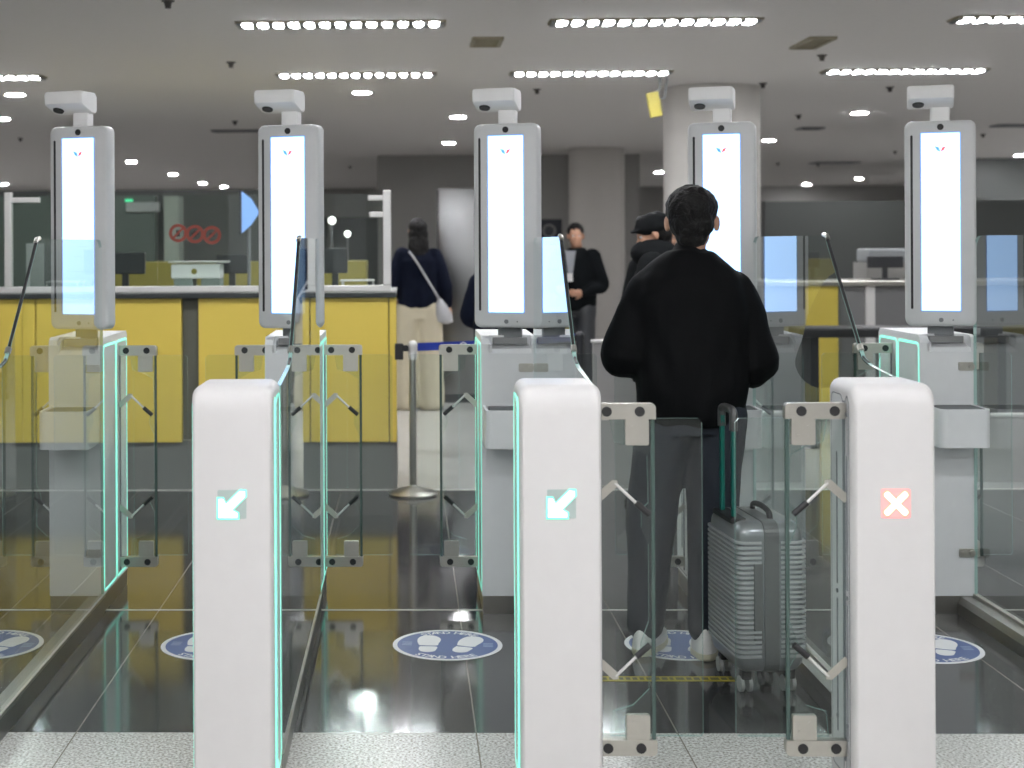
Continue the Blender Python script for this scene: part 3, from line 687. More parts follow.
# ------------------------------------------------------------------ suitcase
def suitcase():
    x0, x1, y0, y1, z0, z1 = 1.058, 1.284, 4.769, 5.099, 0.072, 0.566
    t = thing('suitcase', 'grey ribbed hard-shell cabin suitcase with a tall teal pull handle', 'suitcase', ((x0+x1)/2, (y0+y1)/2, 0), R(5))
    hx, hy = (x1-x0)/2, (y1-y0)/2
    def shellring(x, ins): return [(x, py, pz) for py, pz in rr(-hy+ins, hy-ins, z0+ins, z1-ins, 0.045, 6)]
    b = B(); rings = []
    for x, ins in ((-hx, 0.03), (-hx+0.006, 0.014), (-hx+0.02, 0.004), (-hx+0.035, 0.0), (-0.024, 0.0)): rings.append(shellring(x, ins))
    loft(b, rings)
    sh = obj('shell', b, M_CASE, t, smooth=True)
    b = B(); rings = []
    for x, ins in ((hx, 0.03), (hx-0.006, 0.014), (hx-0.02, 0.004), (hx-0.035, 0.0), (0.024, 0.0)): rings.append(shellring(x, ins))
    loft(b, rings); sh2 = obj('shell', b, M_CASE, t, smooth=True)
    # ribs: wrap round each shell half
    for s, par in ((-1, sh), (1, sh2)):
        b = B(); z = z0+0.055
        while z < z1-0.055:
            inn = 0.030 if s > 0 else (0.036 if (z < z0+0.14 or z > z1-0.14) else 0.062)
            xa, xb = (-hx-0.006, -inn) if s < 0 else (inn, hx+0.006)
            pts = rr(xa, xb, -hy-0.007, hy+0.007, 0.025, 5, (0, 0, 1, 1) if s < 0 else (1, 1, 0, 0))
            pin = [(px*1.0, py) for px, py in rr(xa+(0.008 if s < 0 else 0), xb-(0 if s < 0 else 0.008), -hy+0.006, hy-0.006, 0.02, 5, (0, 0, 1, 1) if s < 0 else (1, 1, 0, 0))]
            frame(b, pts, pin, 'z', z, z+0.0075)
            z += 0.0162
        obj('ribs', b, mat('silver_rib_lit', (0.46, 0.47, 0.48), 0.3, 0.4), par)  # same material as the shell; top light painted in as a lighter colour
    b = B(); prism(b, [(py, pz) for _, py, pz in shellring(0, -0.003)], 'x', -0.0245, 0.0245); obj('zip_band', b, M_CASED, t, smooth=False)
    b = B(); prism(b, rr(-0.060, -0.032, 0.17, 0.44, 0.008), 'y', -hy-0.006, -hy+0.002); obj('side_panel', b, M_CASED, t)
    b = B(); tube(b, catmull([(0.02, -0.09, z1-0.002), (0.02, -0.075, z1+0.022), (0.02, 0.0, z1+0.030), (0.02, 0.075, z1+0.022), (0.02, 0.09, z1-0.002)], 5), 0.010, 10); obj('top_handle', b, M_BLACK, t, smooth=True)
    b = B(); box(b, -hx-0.004, -hx+0.05, -0.10, 0.10, z1-0.012, z1+0.006, 0, 0.004); 
    obj('handle_housing', b, M_BLACK, t, smooth=True)
    zt = 0.918
    tilt = 0.02
    for yy in (-0.062, 0.062):
        b = B(); box(b, -hx+0.012, -hx+0.026, yy-0.010, yy+0.010, z1-0.01, zt-0.02, 0, 0.003); obj('handle_rod', b, M_TEAL, t)
    b = B(); tube(b, catmull([(-hx+0.019, -0.064, zt-0.06), (-hx+0.019, -0.066, zt-0.02), (-hx+0.019, -0.050, zt+0.006), (-hx+0.019, 0.05, zt+0.006), (-hx+0.019, 0.066, zt-0.02), (-hx+0.019, 0.064, zt-0.06)], 5), 0.014, 12); obj('grip', b, mat('grey_black_grip', (0.06, 0.06, 0.06), 0.35), t, smooth=True)
    for sx in (-1, 1):
        for sy in (-1, 1):
            cx, cy = sx*(hx-0.04), sy*(hy-0.05)
            b = B(); box(b, cx-0.016, cx+0.016, cy-0.018, cy+0.018, 0.045, z0+0.006, 0, 0.004); fk = obj('wheel_fork', b, M_BLACK, t)
            for q in (-0.014, 0.014):
                b = B(); cyl(b, (cx+q-0.006, cy+0.008, 0.0265), (cx+q+0.006, cy+0.008, 0.0265), 0.026, seg=24); obj('wheel', b, mat('grey_wheel', (0.35, 0.35, 0.34), 0.4), fk, smooth=True)
suitcase()

# ------------------------------------------------------------------ people (local: facing +Y, feet at z = 0, 1.69 m tall)
def build_head(bm, c, yaw, pitch=0.0, s=1.0, wide=1.0):
    m = Matrix.Translation(c) @ Euler((pitch, 0, yaw)).to_matrix().to_4x4() @ Matrix.Diagonal((wide, (wide+1)/2, 1, 1))
    def E(p, r, rot=(0, 0, 0)):
        q = m @ Vector(p)*1.0
        mm = m @ Matrix.Translation(Vector(p)*s) @ Euler(rot).to_matrix().to_4x4() @ Matrix.Diagonal((r[0]*s, r[1]*s, r[2]*s, 1))
        bmesh.ops.create_uvsphere(bm, u_segments=24, v_segments=16, radius=1.0, matrix=mm)
    E((0, -0.006, 0.030), (0.073, 0.093, 0.085)); E((0, 0.022, -0.035), (0.058, 0.068, 0.078)); E((0, 0.058, -0.088), (0.026, 0.026, 0.020))
    E((0, 0.094, -0.022), (0.012, 0.022, 0.014)); E((0, 0.086, 0.002), (0.009, 0.015, 0.030), (R(-15), 0, 0))
    E((0, 0.080, 0.020), (0.050, 0.014, 0.010))
    E((0, 0.083, -0.052), (0.024, 0.012, 0.006)); E((0, 0.082, -0.061), (0.019, 0.012, 0.007))
    for q in (-1, 1):
        E((q*0.079, -0.004, -0.008), (0.008, 0.020, 0.031), (R(-12), 0, q*R(-20)))
        E((q*0.036, 0.070, -0.020), (0.020, 0.018, 0.018))
    return m
def face_parts(parent, m, s=1.0):
    for q in (-1, 1):
        b = B(); mm = m @ Matrix.Translation((q*0.031*s, 0.078*s, 0.004*s)) @ Matrix.Diagonal((0.012*s, 0.011*s, 0.008*s, 1))
        bmesh.ops.create_uvsphere(b, u_segments=12, v_segments=8, radius=1.0, matrix=mm); e = obj('eye', b, mat('eye_white', (0.6, 0.58, 0.56), 0.3), parent, smooth=True)
        b = B(); mm = m @ Matrix.Translation((q*0.031*s, 0.086*s, 0.004*s)) @ Matrix.Diagonal((0.0055*s, 0.004*s, 0.0055*s, 1))
        bmesh.ops.create_uvsphere(b, u_segments=12, v_segments=8, radius=1.0, matrix=mm); obj('iris', b, M_BLACK, e, smooth=True)
def build_hand(bm, wrist, d, side, palmn, curl=0.5):
    """palm + four bent fingers + thumb. d: along the hand, palmn: direction the palm faces"""
    d = Vector(d).normalized(); n = Vector(palmn); n = (n-d*n.dot(d)).normalized(); w = d.cross(n).normalized()*side   # w points to the thumb side
    w0 = Vector(wrist)
    m = Matrix((w, d, n)).transposed().to_4x4()
    mm = Matrix.Translation(w0+d*0.045) @ m @ Matrix.Diagonal((0.041, 0.052, 0.0155, 1))
    bmesh.ops.create_uvsphere(bm, u_segments=16, v_segments=10, radius=1.0, matrix=mm)
    for k, (off, ln) in enumerate(((0.028, 0.070), (0.009, 0.080), (-0.010, 0.074), (-0.029, 0.058))):
        p0 = w0+d*0.075+w*off; a = 0.35*curl+0.08*k
        p1 = p0+(d*math.cos(a)+n*math.sin(a))*ln*0.45; a2 = a+0.9*curl
        p2 = p1+(d*math.cos(a2)+n*math.sin(a2))*ln*0.32; a3 = a2+0.7*curl
        p3 = p2+(d*math.cos(a3)+n*math.sin(a3))*ln*0.23
        chain(bm, [(p0, 0.0095), (p1, 0.0088), (p2, 0.0080), (p3, 0.0070)], 8, 3)
    t0 = w0+d*0.022+w*0.028; t1 = t0+(w*0.7+d*0.6+n*0.3).normalized()*0.035; t2 = t1+(w*0.25+d*0.85+n*0.5).normalized()*0.028
    chain(bm, [(t0, 0.013), (t1, 0.0105), (t2, 0.0088)], 8, 3)
def limbs(feet, knees, hips):
    return [[hips[k], knees[k], feet[k]] for k in (0, 1)]
def person(label, loc, rz, scale, pose, mats, kind='jacket', voxel=0.008, group=None, hair='short', extra=None):
    t = thing('person', label, 'person', loc, rz, group); t.scale = (scale,)*3
    hp = [Vector(p) for p in pose.get('hips', [(-0.095, 0, 0.90), (0.095, 0, 0.90)])]
    kn = [Vector(p) for p in pose.get('knees', [(-0.105, 0.015, 0.49), (0.105, 0.015, 0.49)])]
    an = [Vector(p) for p in pose.get('ankles', [(-0.115, -0.02, 0.09), (0.115, -0.02, 0.09)])]
    fy = pose.get('foot_yaw', [0.12, -0.12])   # toe-out angle about z (left positive)
    sh = [Vector(p) for p in pose.get('shoulders', [(-0.185, 0, 1.375), (0.185, 0, 1.375)])]
    el = [Vector(p) for p in pose['elbows']]; wr = [Vector(p) for p in pose['wrists']]
    hd = pose.get('hand_dir', [(0, 0.9, 0.1), (0, 0.9, 0.1)]); pn = pose.get('palm', [(1, 0, 0), (-1, 0, 0)]); cu = pose.get('curl', [0.7, 0.7])
    hc = Vector(pose.get('head', (0, 0.01, 1.570))); hy = pose.get('head_yaw', 0.0); hpit = pose.get('head_pitch', 0.0)
    lean = pose.get('lean', 0.0)
    # body
    bm = B(); hm = build_head(bm, hc, hy, hpit, 1.0, pose.get('hw', 1.0))
    chain(bm, [((0, -0.02, 1.36), 0.060), ((0, -0.012, 1.45), 0.055), (hc+Vector((0, -0.015, -0.05)), 0.052)], 14, 4)
    rings = []
    for z, rx, ry in ((0.84, 0.10, 0.08), (0.90, 0.155, 0.105), (1.0, 0.150, 0.10), (1.10, 0.140, 0.095), (1.22, 0.160, 0.105), (1.33, 0.150, 0.09), (1.40, 0.10, 0.065), (1.44, 0.06, 0.055)):
        rings.append([(rx*math.cos(2*PI*k/24), ry*math.sin(2*PI*k/24)-0.01, z) for k in range(24)])
    loft(bm, rings)
    for k in (0, 1):
        chain(bm, [(hp[k], 0.082), (hp[k].lerp(kn[k], 0.5), 0.068), (kn[k], 0.052), (kn[k].lerp(an[k], 0.35)+Vector((0, -0.012, 0)), 0.048), (an[k], 0.034)], 14)
        f = Vector((-math.sin(fy[k]), math.cos(fy[k]), 0)); a = Vector((an[k].x, an[k].y, 0.035))
        chain(bm, [(a-f*0.04, 0.030), (a+f*0.06, 0.032), (a+f*0.15, 0.024)], 12)
        q = -1 if k == 0 else 1
        chain(bm, [(sh[k]+Vector((-q*0.015, 0, -0.01)), 0.046), (sh[k].lerp(el[k], 0.5), 0.042), (el[k], 0.039), (el[k].lerp(wr[k], 0.4), 0.037), (wr[k], 0.025)], 14)
        build_hand(bm, wr[k], hd[k], -1 if k == 1 else 1, pn[k], cu[k])
    body = fuse('body', bm, voxel if voxel < 0.008 else voxel*0.8, M_SKIN, t, 2)
    face_parts(t, hm)
    # trousers
    tr = pose.get('trouser_r', (0.108, 0.088, 0.078, 0.072)); bm = B()
    rings = []
    for z, rx, ry in ((0.80, 0.155, 0.115), (0.88, 0.170, 0.122), (0.96, 0.165, 0.118), (1.03, 0.155, 0.11)):
        rings.append([(rx*math.cos(2*PI*k/24), ry*math.sin(2*PI*k/24)-0.01, z) for k in range(24)])
    loft(bm, rings)
    for k in (0, 1):
        hem = an[k]+Vector((0, 0.0, pose.get('hem', -0.015)))
        chain(bm, [(hp[k]+Vector((0, -0.01, -0.03)), tr[0]), (hp[k].lerp(kn[k], 0.55), (tr[0]+tr[1])/2), (kn[k], tr[1]), (kn[k].lerp(hem, 0.5)+Vector((0, -0.008, 0)), tr[2]), (hem, tr[3])], 18)
    fuse('trousers', bm, voxel*1.1, mats['trousers'], t, 4, 0.007, 9)
    # shoes
    for k in (0, 1):
        f = Vector((-math.sin(fy[k]), math.cos(fy[k]), 0)); g = Vector((f.y, -f.x, 0)); a = Vector((an[k].x, an[k].y, 0))
        bm = B()
        def sring(z, wd, l0, l1):
            pts = []
            for q in range(20):
                th = 2*PI*q/20; c_, s_ = math.cos(th), math.sin(th)
                ln = l1 if s_ > 0 else l0; ww = wd*(1.0 if s_ > 0 else 0.85)
                p = a+g*(ww*c_)+f*(ln*s_); pts.append((p.x, p.y, z))
            return pts
        loft(bm, [sring(0.022, 0.049, 0.078, 0.190), sring(0.045, 0.050, 0.077, 0.186), sring(0.072, 0.043, 0.072, 0.140), sring(0.10, 0.037, 0.062, 0.065), sring(0.125, 0.036, 0.056, 0.045)])
        s_ = obj('shoe', bm, mats['shoes'], t, smooth=True)
        bm = B(); loft(bm, [sring(0.0, 0.048, 0.078, 0.190), sring(0.006, 0.053, 0.083, 0.197), sring(0.024, 0.052, 0.082, 0.194)]); obj('sole', bm, mats.get('soles', M_SOLE), s_, smooth=True)
    # top
    prof = pose.get('top', [(0.84, 0.185, 0.125), (0.88, 0.200, 0.138), (1.0, 0.205, 0.142), (1.15, 0.213, 0.145), (1.28, 0.218, 0.140), (1.36, 0.195, 0.120), (1.415, 0.125, 0.088), (1.46, 0.075, 0.070)])
    bm = B(); rings = [[(rx*math.cos(2*PI*k/28), ry*math.sin(2*PI*k/28)-0.012, z) for k in range(28)] for z, rx, ry in prof]
    loft(bm, rings)
    sr = pose.get('sleeve_r', (0.082, 0.074, 0.068, 0.060, 0.046))
    for k in (0, 1):
        q = -1 if k == 0 else 1
        chain(bm, [(sh[k]+Vector((-q*0.008, 0, -0.005)), sr[0]), (sh[k].lerp(el[k], 0.5), sr[1]), (el[k], sr[2]), (el[k].lerp(wr[k], 0.5), sr[3]), (el[k].lerp(wr[k], 0.93), sr[4])], 18)
    if pose.get('collar'):
        chain(bm, [((0, -0.018, 1.40), 0.076), ((0, -0.012, 1.440), 0.062)], 18)
    fuse('jacket' if kind == 'jacket' else kind, bm, voxel, mats['top'], t, 5, pose.get('wrinkle', 0.009), 7)
    # hair
    bm = B(); mm = hm
    def E(p, r):
        bmesh.ops.create_uvsphere(bm, u_segments=24, v_segments=16, radius=1.0, matrix=mm @ Matrix.Translation(p) @ Matrix.Diagonal((*r, 1)))
    if hair == 'short':
        E((0, -0.020, 0.048), (0.084, 0.098, 0.084)); E((0, -0.044, -0.005), (0.072, 0.062, 0.070)); E((0, -0.048, -0.055), (0.052, 0.042, 0.045))
        E((0, 0.035, 0.098), (0.058, 0.050, 0.030))
    elif hair == 'long':
        E((0, -0.018, 0.045), (0.086, 0.100, 0.084)); E((0, -0.050, -0.03), (0.090, 0.065, 0.10)); E((0, -0.075, -0.12), (0.095, 0.048, 0.12)); E((0.0, -0.085, -0.20), (0.075, 0.035, 0.09))
    if hair in ('short', 'long'):
        fuse('hair', bm, 0.006, M_HAIR, t, 2, 0.006, 42)
    else: bm.free()
    if extra: extra(t, hm)
    return t

# the man in black
man_pose = dict(
    elbows=[(-0.232, 0.01, 1.075), (0.238, 0.01, 1.050)], wrists=[(-0.135, 0.22, 1.11), (0.130, 0.23, 1.11)],
    shoulders=[(-0.162, -0.005, 1.315), (0.162, -0.005, 1.315)],
    hand_dir=[(0.55, 0.8, 0.25), (-0.55, 0.8, 0.25)], palm=[(0.3, -0.2, 1), (-0.3, -0.2, 1)], curl=[0.8, 0.8],
    ankles=[(-0.160, 0.02, 0.09), (0.045, -0.03, 0.09)], knees=[(-0.135, 0.04, 0.49), (0.080, 0.01, 0.49)], hips=[(-0.090, 0, 0.90), (0.095, 0, 0.90)], foot_yaw=[-0.5, -0.15], hem=0.012,
    head_yaw=-0.22, head=(0.012, 0.012, 1.562), collar=True, sleeve_r=(0.080, 0.086, 0.088, 0.072, 0.05), trouser_r=(0.108, 0.092, 0.076, 0.066), wrinkle=0.015, hw=1.12,
    top=[(0.83, 0.170, 0.125), (0.86, 0.196, 0.140), (0.96, 0.202, 0.148), (1.10, 0.212, 0.152), (1.22, 0.222, 0.150), (1.30, 0.222, 0.145), (1.36, 0.196, 0.128), (1.41, 0.140, 0.100), (1.455, 0.080, 0.074)])
def phone(t, hm):
    bm = B(); box(bm, -0.055, 0.065, 0.27, 0.275, 1.13, 1.15, 0, 0.002)
    bm.free()
person('man seen from behind in black jacket, jeans and white sneakers, standing at the gates', (1.018, 5.27, 0), 0.0, 1.0, man_pose,
       dict(trousers=M_JEANS, shoes=M_SHOE, top=M_JACKET), voxel=0.008, extra=None)

# woman in beige trousers
p = P(418, 243, 13.0)
def bag(t, hm):
    bm = B(); tube(bm, catmull([(-0.09, -0.13, 1.40), (-0.02, -0.165, 1.30), (0.10, -0.17, 1.10), (0.175, -0.15, 0.98)], 5), 0.009, 8); o = obj('bag_strap', bm, M_BAG, t, smooth=True); bm = B()
    rings = []
    for z, rx, ry in ((0.76, 0.03, 0.02), (0.78, 0.085, 0.035), (0.85, 0.092, 0.04), (0.93, 0.06, 0.03), (0.985, 0.02, 0.012)):
        rings.append([(0.215+rx*math.cos(2*PI*k/16)*0.8-(z-0.85)*0.25, -0.10+ry*math.sin(2*PI*k/16)*1.3, z) for k in range(16)])
    loft(bm, rings); obj('shoulder_bag', bm, M_BAG, t, smooth=True)
person('woman seen from behind, long dark hair, navy sweater, beige trousers, shoulder bag', (p.x, 13.0, 0), R(4), 1.01,
       dict(elbows=[(-0.235, -0.02, 1.11), (0.235, -0.03, 1.10)], wrists=[(-0.20, 0.15, 1.00), (0.27, 0.08, 0.92)], shoulders=[(-0.150, 0, 1.365), (0.150, 0, 1.365)], hand_dir=[(0.2, 0.6, -0.8), (0.4, 0.4, -0.8)], curl=[0.5, 0.5], collar=False,
            trouser_r=(0.118, 0.120, 0.118, 0.120), hem=-0.02, ankles=[(-0.11, 0, 0.09), (0.11, 0, 0.09)], sleeve_r=(0.078, 0.07, 0.065, 0.056, 0.045),
            top=[(0.90, 0.175, 0.12), (0.93, 0.185, 0.125), (1.05, 0.175, 0.12), (1.2, 0.178, 0.12), (1.32, 0.178, 0.115), (1.39, 0.13, 0.09), (1.44, 0.06, 0.065)]),
       dict(trousers=M_BEIGE, shoes=M_DARK, top=M_NAVY, soles=M_DARK), kind='sweater', voxel=0.012, hair='long', extra=bag)
# man in a dark suit
p = P(576, 243, 14.0)
def badge(t, hm):
    bm = B(); box(bm, -0.03, 0.03, 0.150, 0.156, 1.13, 1.21, 0, 0.002); obj('id_badge', bm, M_SHOE, t)
    bm = B(); prism(bm, [(-0.055, 1.43), (0.055, 1.43), (0.012, 1.15), (-0.012, 1.15)], 'y', 0.128, 0.1445); obj('shirt_front', bm, M_SHIRT, t)
person('man in dark suit with ID badge, facing the gates, right of the middle kiosk', (p.x, 14.0, 0), R(150), 0.985,
       dict(elbows=[(-0.26, -0.02, 1.09), (0.29, -0.04, 1.09)], wrists=[(-0.14, 0.16, 1.02), (0.13, 0.18, 1.06)], hand_dir=[(0.8, 0.5, 0), (-0.8, 0.5, 0)], palm=[(0, -1, 0.2), (0, -1, 0.2)], collar=False, head_yaw=0.5),
       dict(trousers=M_DARK, shoes=M_BLACK, top=M_SUIT, soles=M_BLACK), kind='suit_jacket', voxel=0.012, extra=badge)
# person with cap and thick scarf
p = P(652, 243, 8.3)
def cap(t, hm):
    bm = B()
    for pp, rr_ in (((0, -0.01, 0.055), (0.098, 0.112, 0.075)), ((0, 0.085, 0.045), (0.07, 0.05, 0.012))):
        bmesh.ops.create_uvsphere(bm, u_segments=24, v_segments=14, radius=1.0, matrix=hm @ Matrix.Translation(pp) @ Matrix.Diagonal((*rr_, 1)))
    fuse('cap', bm, 0.008, M_COAT, t, 3)
    bm = B(); ell(bm, (0, 0.01, 1.46), (0.15, 0.14, 0.09)); obj('scarf', bm, M_COAT, t, smooth=True)
person('person in dark cap and grey coat behind the left shoulder of the man', (p.x+0.03, 8.35, 0), R(75), 0.975,
       dict(elbows=[(-0.27, 0.02, 1.09), (0.27, 0.02, 1.09)], wrists=[(-0.26, 0.06, 0.86), (0.26, 0.06, 0.86)], hand_dir=[(0, 0.1, -1), (0, 0.1, -1)], head_yaw=0.15, head_pitch=-0.25, sleeve_r=(0.10, 0.095, 0.09, 0.08, 0.06), collar=True,
            top=[(0.70, 0.20, 0.15), (0.76, 0.215, 0.16), (1.0, 0.225, 0.165), (1.2, 0.23, 0.165), (1.33, 0.21, 0.14), (1.40, 0.14, 0.10), (1.46, 0.08, 0.08)]),
       dict(trousers=M_DARK, shoes=M_BLACK, top=M_COAT, soles=M_BLACK), kind='coat', voxel=0.012, hair='short', extra=cap)
p = P(666, 243, 9.3)
person('dark-haired person far back, only the head showing beside the man in black', (p.x, 9.4, 0), R(200), 0.965,
       dict(elbows=[(-0.24, -0.03, 1.10), (0.24, -0.03, 1.10)], wrists=[(-0.24, 0.08, 0.88), (0.24, 0.08, 0.88)], hand_dir=[(0, 0.1, -1), (0, 0.1, -1)]),
       dict(trousers=M_DARK, shoes=M_BLACK, top=M_COAT, soles=M_BLACK), voxel=0.014, hair='short')
p = P(481, 243, 10.2)
person('dark-clothed person mostly hidden behind the left edge of the middle kiosk', (p.x+0.12, 10.2, 0), R(-30), 0.88,
       dict(elbows=[(-0.26, -0.02, 1.10), (0.26, -0.02, 1.10)], wrists=[(-0.20, 0.14, 0.98), (0.20, 0.14, 0.98)], hand_dir=[(0, 0.6, -0.6), (0, 0.6, -0.6)]),
       dict(trousers=M_DARK, shoes=M_BLACK, top=M_NAVY, soles=M_BLACK), voxel=0.014, hair='long')

# ------------------------------------------------------------------ service counter with glass booth (left)
CYY = 8.75
cx0 = P(-40, 243, CYY).x; cx1 = P(396, 243, CYY).x
def X(u, Y=CYY): return P(u, 243, Y).x
def Zv(u, v, Y=CYY): return P(u, v, Y).z
t = thing('service_counter', 'long service counter with yellow front panels and a dark edge, behind the left lanes', 'counter', (0, CYY, 0))
b = B(); box(b, X(-200), X(396), 0.02, 0.75, 0.0, 0.30); obj('kick_panel', b, M_KICK, t)
zt = Zv(200, 295)
b = B(); box(b, X(-200), X(394), 0.045, 0.75, 0.30, zt-0.02); obj('carcass', b, mat('counter_carcass', (0.10, 0.105, 0.085), 0.5), t)
for u0, u1 in ((-200, 34), (36, 181), (198, 388)):
    b = B(); box(b, X(u0), X(u1), -0.0, 0.05, 0.288, zt-0.01, 0, 0.004); obj('front_panel', b, M_YEL, t)
b = B(); box(b, X(389), X(396), 0.0, 0.10, 0.288, zt-0.01, 0, 0.003); obj('end_panel', b, M_YEL, t)
b = B(); box(b, X(-200), X(396), -0.03, 0.78, zt-0.02, zt+0.012, 0, 0.003); obj('worktop_edge', b, M_CTOP, t)
b = B(); box(b, X(-200), X(396), -0.01, 0.76, zt+0.012, zt+0.018, 0); obj('worktop', b, mat('worktop_grey', (0.25, 0.25, 0.24), 0.4), t)
t = thing('glass_screen', 'aluminium framed glass screen standing on the yellow counter', 'glass screen', (0, CYY+0.05, zt+0.018))
zg = Zv(390, 190)-(zt+0.018); zb0 = 0.0
b = B(); box(b, X(-200), X(391), -0.02, 0.02, 0.0, 0.035, 0, 0.004); obj('bottom_rail', b, M_ALU, t)
def post(u0, u1, arms):
    b = B(); box(b, X(u0), X(u1), -0.025, 0.025, 0.035, zg, 0, 0.005); pp = obj('post', b, M_ALU, t)
    for ua, ub, v in arms:
        b = B(); z = Zv(390, v)-(zt+0.018); box(b, min(X(ua), X(ub)), max(X(ua), X(ub)), -0.02, 0.02, z-0.016, z+0.016, 0, 0.004); obj('arm', b, M_ALU, pp)
post(383, 391, [(384, 368, 197.5), (384, 369, 214.5)]); post(3, 10, [(9, 38, 198)]); post(-120, -113, [])
b = B(); box(b, X(-113), X(3), -0.005, 0.005, 0.035, zg-0.02); obj('glass_pane', b, M_BOOTH, t)
b = B(); box(b, X(10), X(156), -0.005, 0.005, 0.035, zg-0.02); obj('glass_pane', b, M_BOOTH, t)
b = B(); box(b, X(157), X(270), -0.005, 0.005, 0.035, zg-0.02); obj('glass_pane', b, M_BOOTH, t)
b = B(); box(b, X(271), X(383), -0.005, 0.005, 0.035, zg-0.02); obj('glass_pane', b, M_BOOTH, t)
# red prohibition stickers
for k, (u, v, lab) in enumerate(((177, 233, 'leftmost of three round red prohibition stickers on the booth glass'), (194, 234, 'middle one of three round red prohibition stickers on the booth glass'), (211, 235, 'rightmost of three round red prohibition stickers on the booth glass'))):
    q = P(u, v, CYY); t = thing('prohibition_sticker', lab, 'sticker', (q.x, CYY+0.043, q.z), group='red prohibition stickers')
    ro, ri = 0.056, 0.037
    b = B(); frame(b, [(ro*math.cos(a*PI/16), ro*math.sin(a*PI/16)) for a in range(32)], [(ri*math.cos(a*PI/16), ri*math.sin(a*PI/16)) for a in range(32)], 'y', -0.0015-0.0004*k, 0.0)
    w = 0.007; l = ri+0.004; d = PI/4
    prism(b, [(x*math.cos(d)-z*math.sin(d), x*math.sin(d)+z*math.cos(d)) for x, z in ((-l, -w), (l, -w), (l, w), (-l, w))], 'y', -0.001, 0.0)
    obj('red_ring', b, M_ICONRED, t)
    b = B()
    if k == 0: box(b, -0.012, 0.012, -0.0008, 0.0004, -0.022, 0.018)
    elif k == 1: box(b, -0.022, 0.022, -0.0008, 0.0004, -0.006, 0.008); box(b, -0.008, 0.008, -0.0008, 0.0004, -0.02, 0.02)
    else: box(b, -0.015, 0.015, -0.0008, 0.0004, -0.012, 0.014)
    obj('pictogram', b, M_BLACK, t)
# things on the counter and in the booth
def onc(name, lab, cat, u, Y, z0=None):
    return thing(name, lab, cat, (X(u, Y), Y, zt+0.018 if z0 is None else z0))
q = onc('scanner', 'white boxy document scanner with a yellow dot on the counter under the red stickers', 'scanner', 198, CYY+0.35)
b = B(); box(b, -0.155, 0.150, -0.10, 0.10, 0.075, 0.165, 0, 0.008); obj('body', b, M_HEADW, q)
b = B(); box(b, -0.17, 0.19, -0.11, 0.11, 0.172, 0.184, 0, 0.004); obj('lid', b, M_ALU, q)
b = B(); cyl(b, (-0.01, -0.104, 0.12), (-0.01, -0.10, 0.12), 0.018, seg=16); obj('yellow_label', b, M_SIGNY, q)
b = B(); box(b, -0.14, -0.02, -0.09, 0.09, 0.0, 0.075, 0, 0.006); box(b, 0.03, 0.15, -0.09, 0.09, 0.0, 0.075, 0, 0.006); obj('base', b, mat('pale_green_grey', (0.25, 0.29, 0.27), 0.5), q)
def monitor(u, Y, w, h, z, lab, rz=0.0, m=M_DARK):
    q = thing('monitor', lab, 'monitor', (X(u, Y), Y, z), rz)
    b = B(); box(b, -w/2, w/2, -0.02, 0.02, 0.10, 0.10+h, 0, 0.006); obj('casing', b, M_DARK, q)
    b = B(); box(b, -w/2+0.012, w/2-0.012, -0.022, -0.018, 0.112, 0.10+h-0.012); obj('screen', b, m, q)
    b = B(); box(b, -0.02, 0.02, -0.005, 0.03, 0.008, 0.14); obj('stand', b, M_DARK, q)
    b = B(); box(b, -0.10, 0.10, -0.07, 0.07, 0.0, 0.012, 0, 0.004); obj('foot', b, M_DARK, q)
    return q
monitor(125, CYY+0.5, 0.26, 0.14, zt+0.018, 'black monitor on the counter right of the leftmost kiosk')
monitor(335, CYY+0.5, 0.16, 0.16, zt+0.018, 'black monitor on the counter right of the second kiosk')
monitor(232, CYY+0.55, 0.20, 0.12, zt+0.018, 'black monitor on the counter left of the second kiosk')
q = onc('sign_holder', 'pale upright notice card on the counter left of the leftmost kiosk', 'notice', 35, CYY+0.25)
b = B(); box(b, -0.055, 0.055, -0.004, 0.004, 0.02, 0.30, 0); o = obj('card', b, mat('pale_card', (0.42, 0.43, 0.42), 0.6), q); 
b = B(); box(b, -0.06, 0.06, -0.03, 0.03, 0.0, 0.02, 0, 0.003); obj('base', b, M_ALU, q)
q = onc('document_tray', 'low white wire tray on the counter near the booth post', 'tray', 358, CYY+0.3)
b = B(); box(b, -0.11, 0.10, -0.1, 0.1, 0.055, 0.063); box(b, -0.11, 0.10, -0.1, 0.1, 0.0, 0.008)
for xx in (-0.10, 0.09): box(b, xx, xx+0.008, -0.1, -0.09, 0, 0.06); box(b, xx, xx+0.008, 0.09, 0.1, 0, 0.06)
obj('tray_frame', b, M_ALU, q)
# hall furniture seen through the booth
b = B(); box(b, X(60, 13), X(366, 13), 13.0, 13.5, 0, Zv(200, 262, 13)); 
q = tag(obj('back_counter', b, mat('dull_yellow_laminate', (0.36, 0.31, 0.07), 0.5)), 'farther dull yellow counter seen through the booth glass', 'counter')
b = B(); box(b, X(-60, 16.5), X(155, 16.5), 16.5, 16.7, 0.0, Zv(100, 196, 16.5)); tag(obj('partition', b, mat('green_grey_panel', (0.10, 0.125, 0.11), 0.35)), 'tall green-grey partition behind the booth at the left', 'partition')
b = B(); box(b, X(164, 15), X(179, 15), 15.0, 15.3, 0.0, Zv(170, 196, 15)); tag(obj('partition_post', b, mat('sage_grey', (0.24, 0.27, 0.24), 0.5)), 'pale grey-green post behind the red stickers', 'post')
q = thing('direction_sign', 'white direction sign with a small green light, seen between first and second kiosks', 'sign', P(143, 206.5, 16.46))
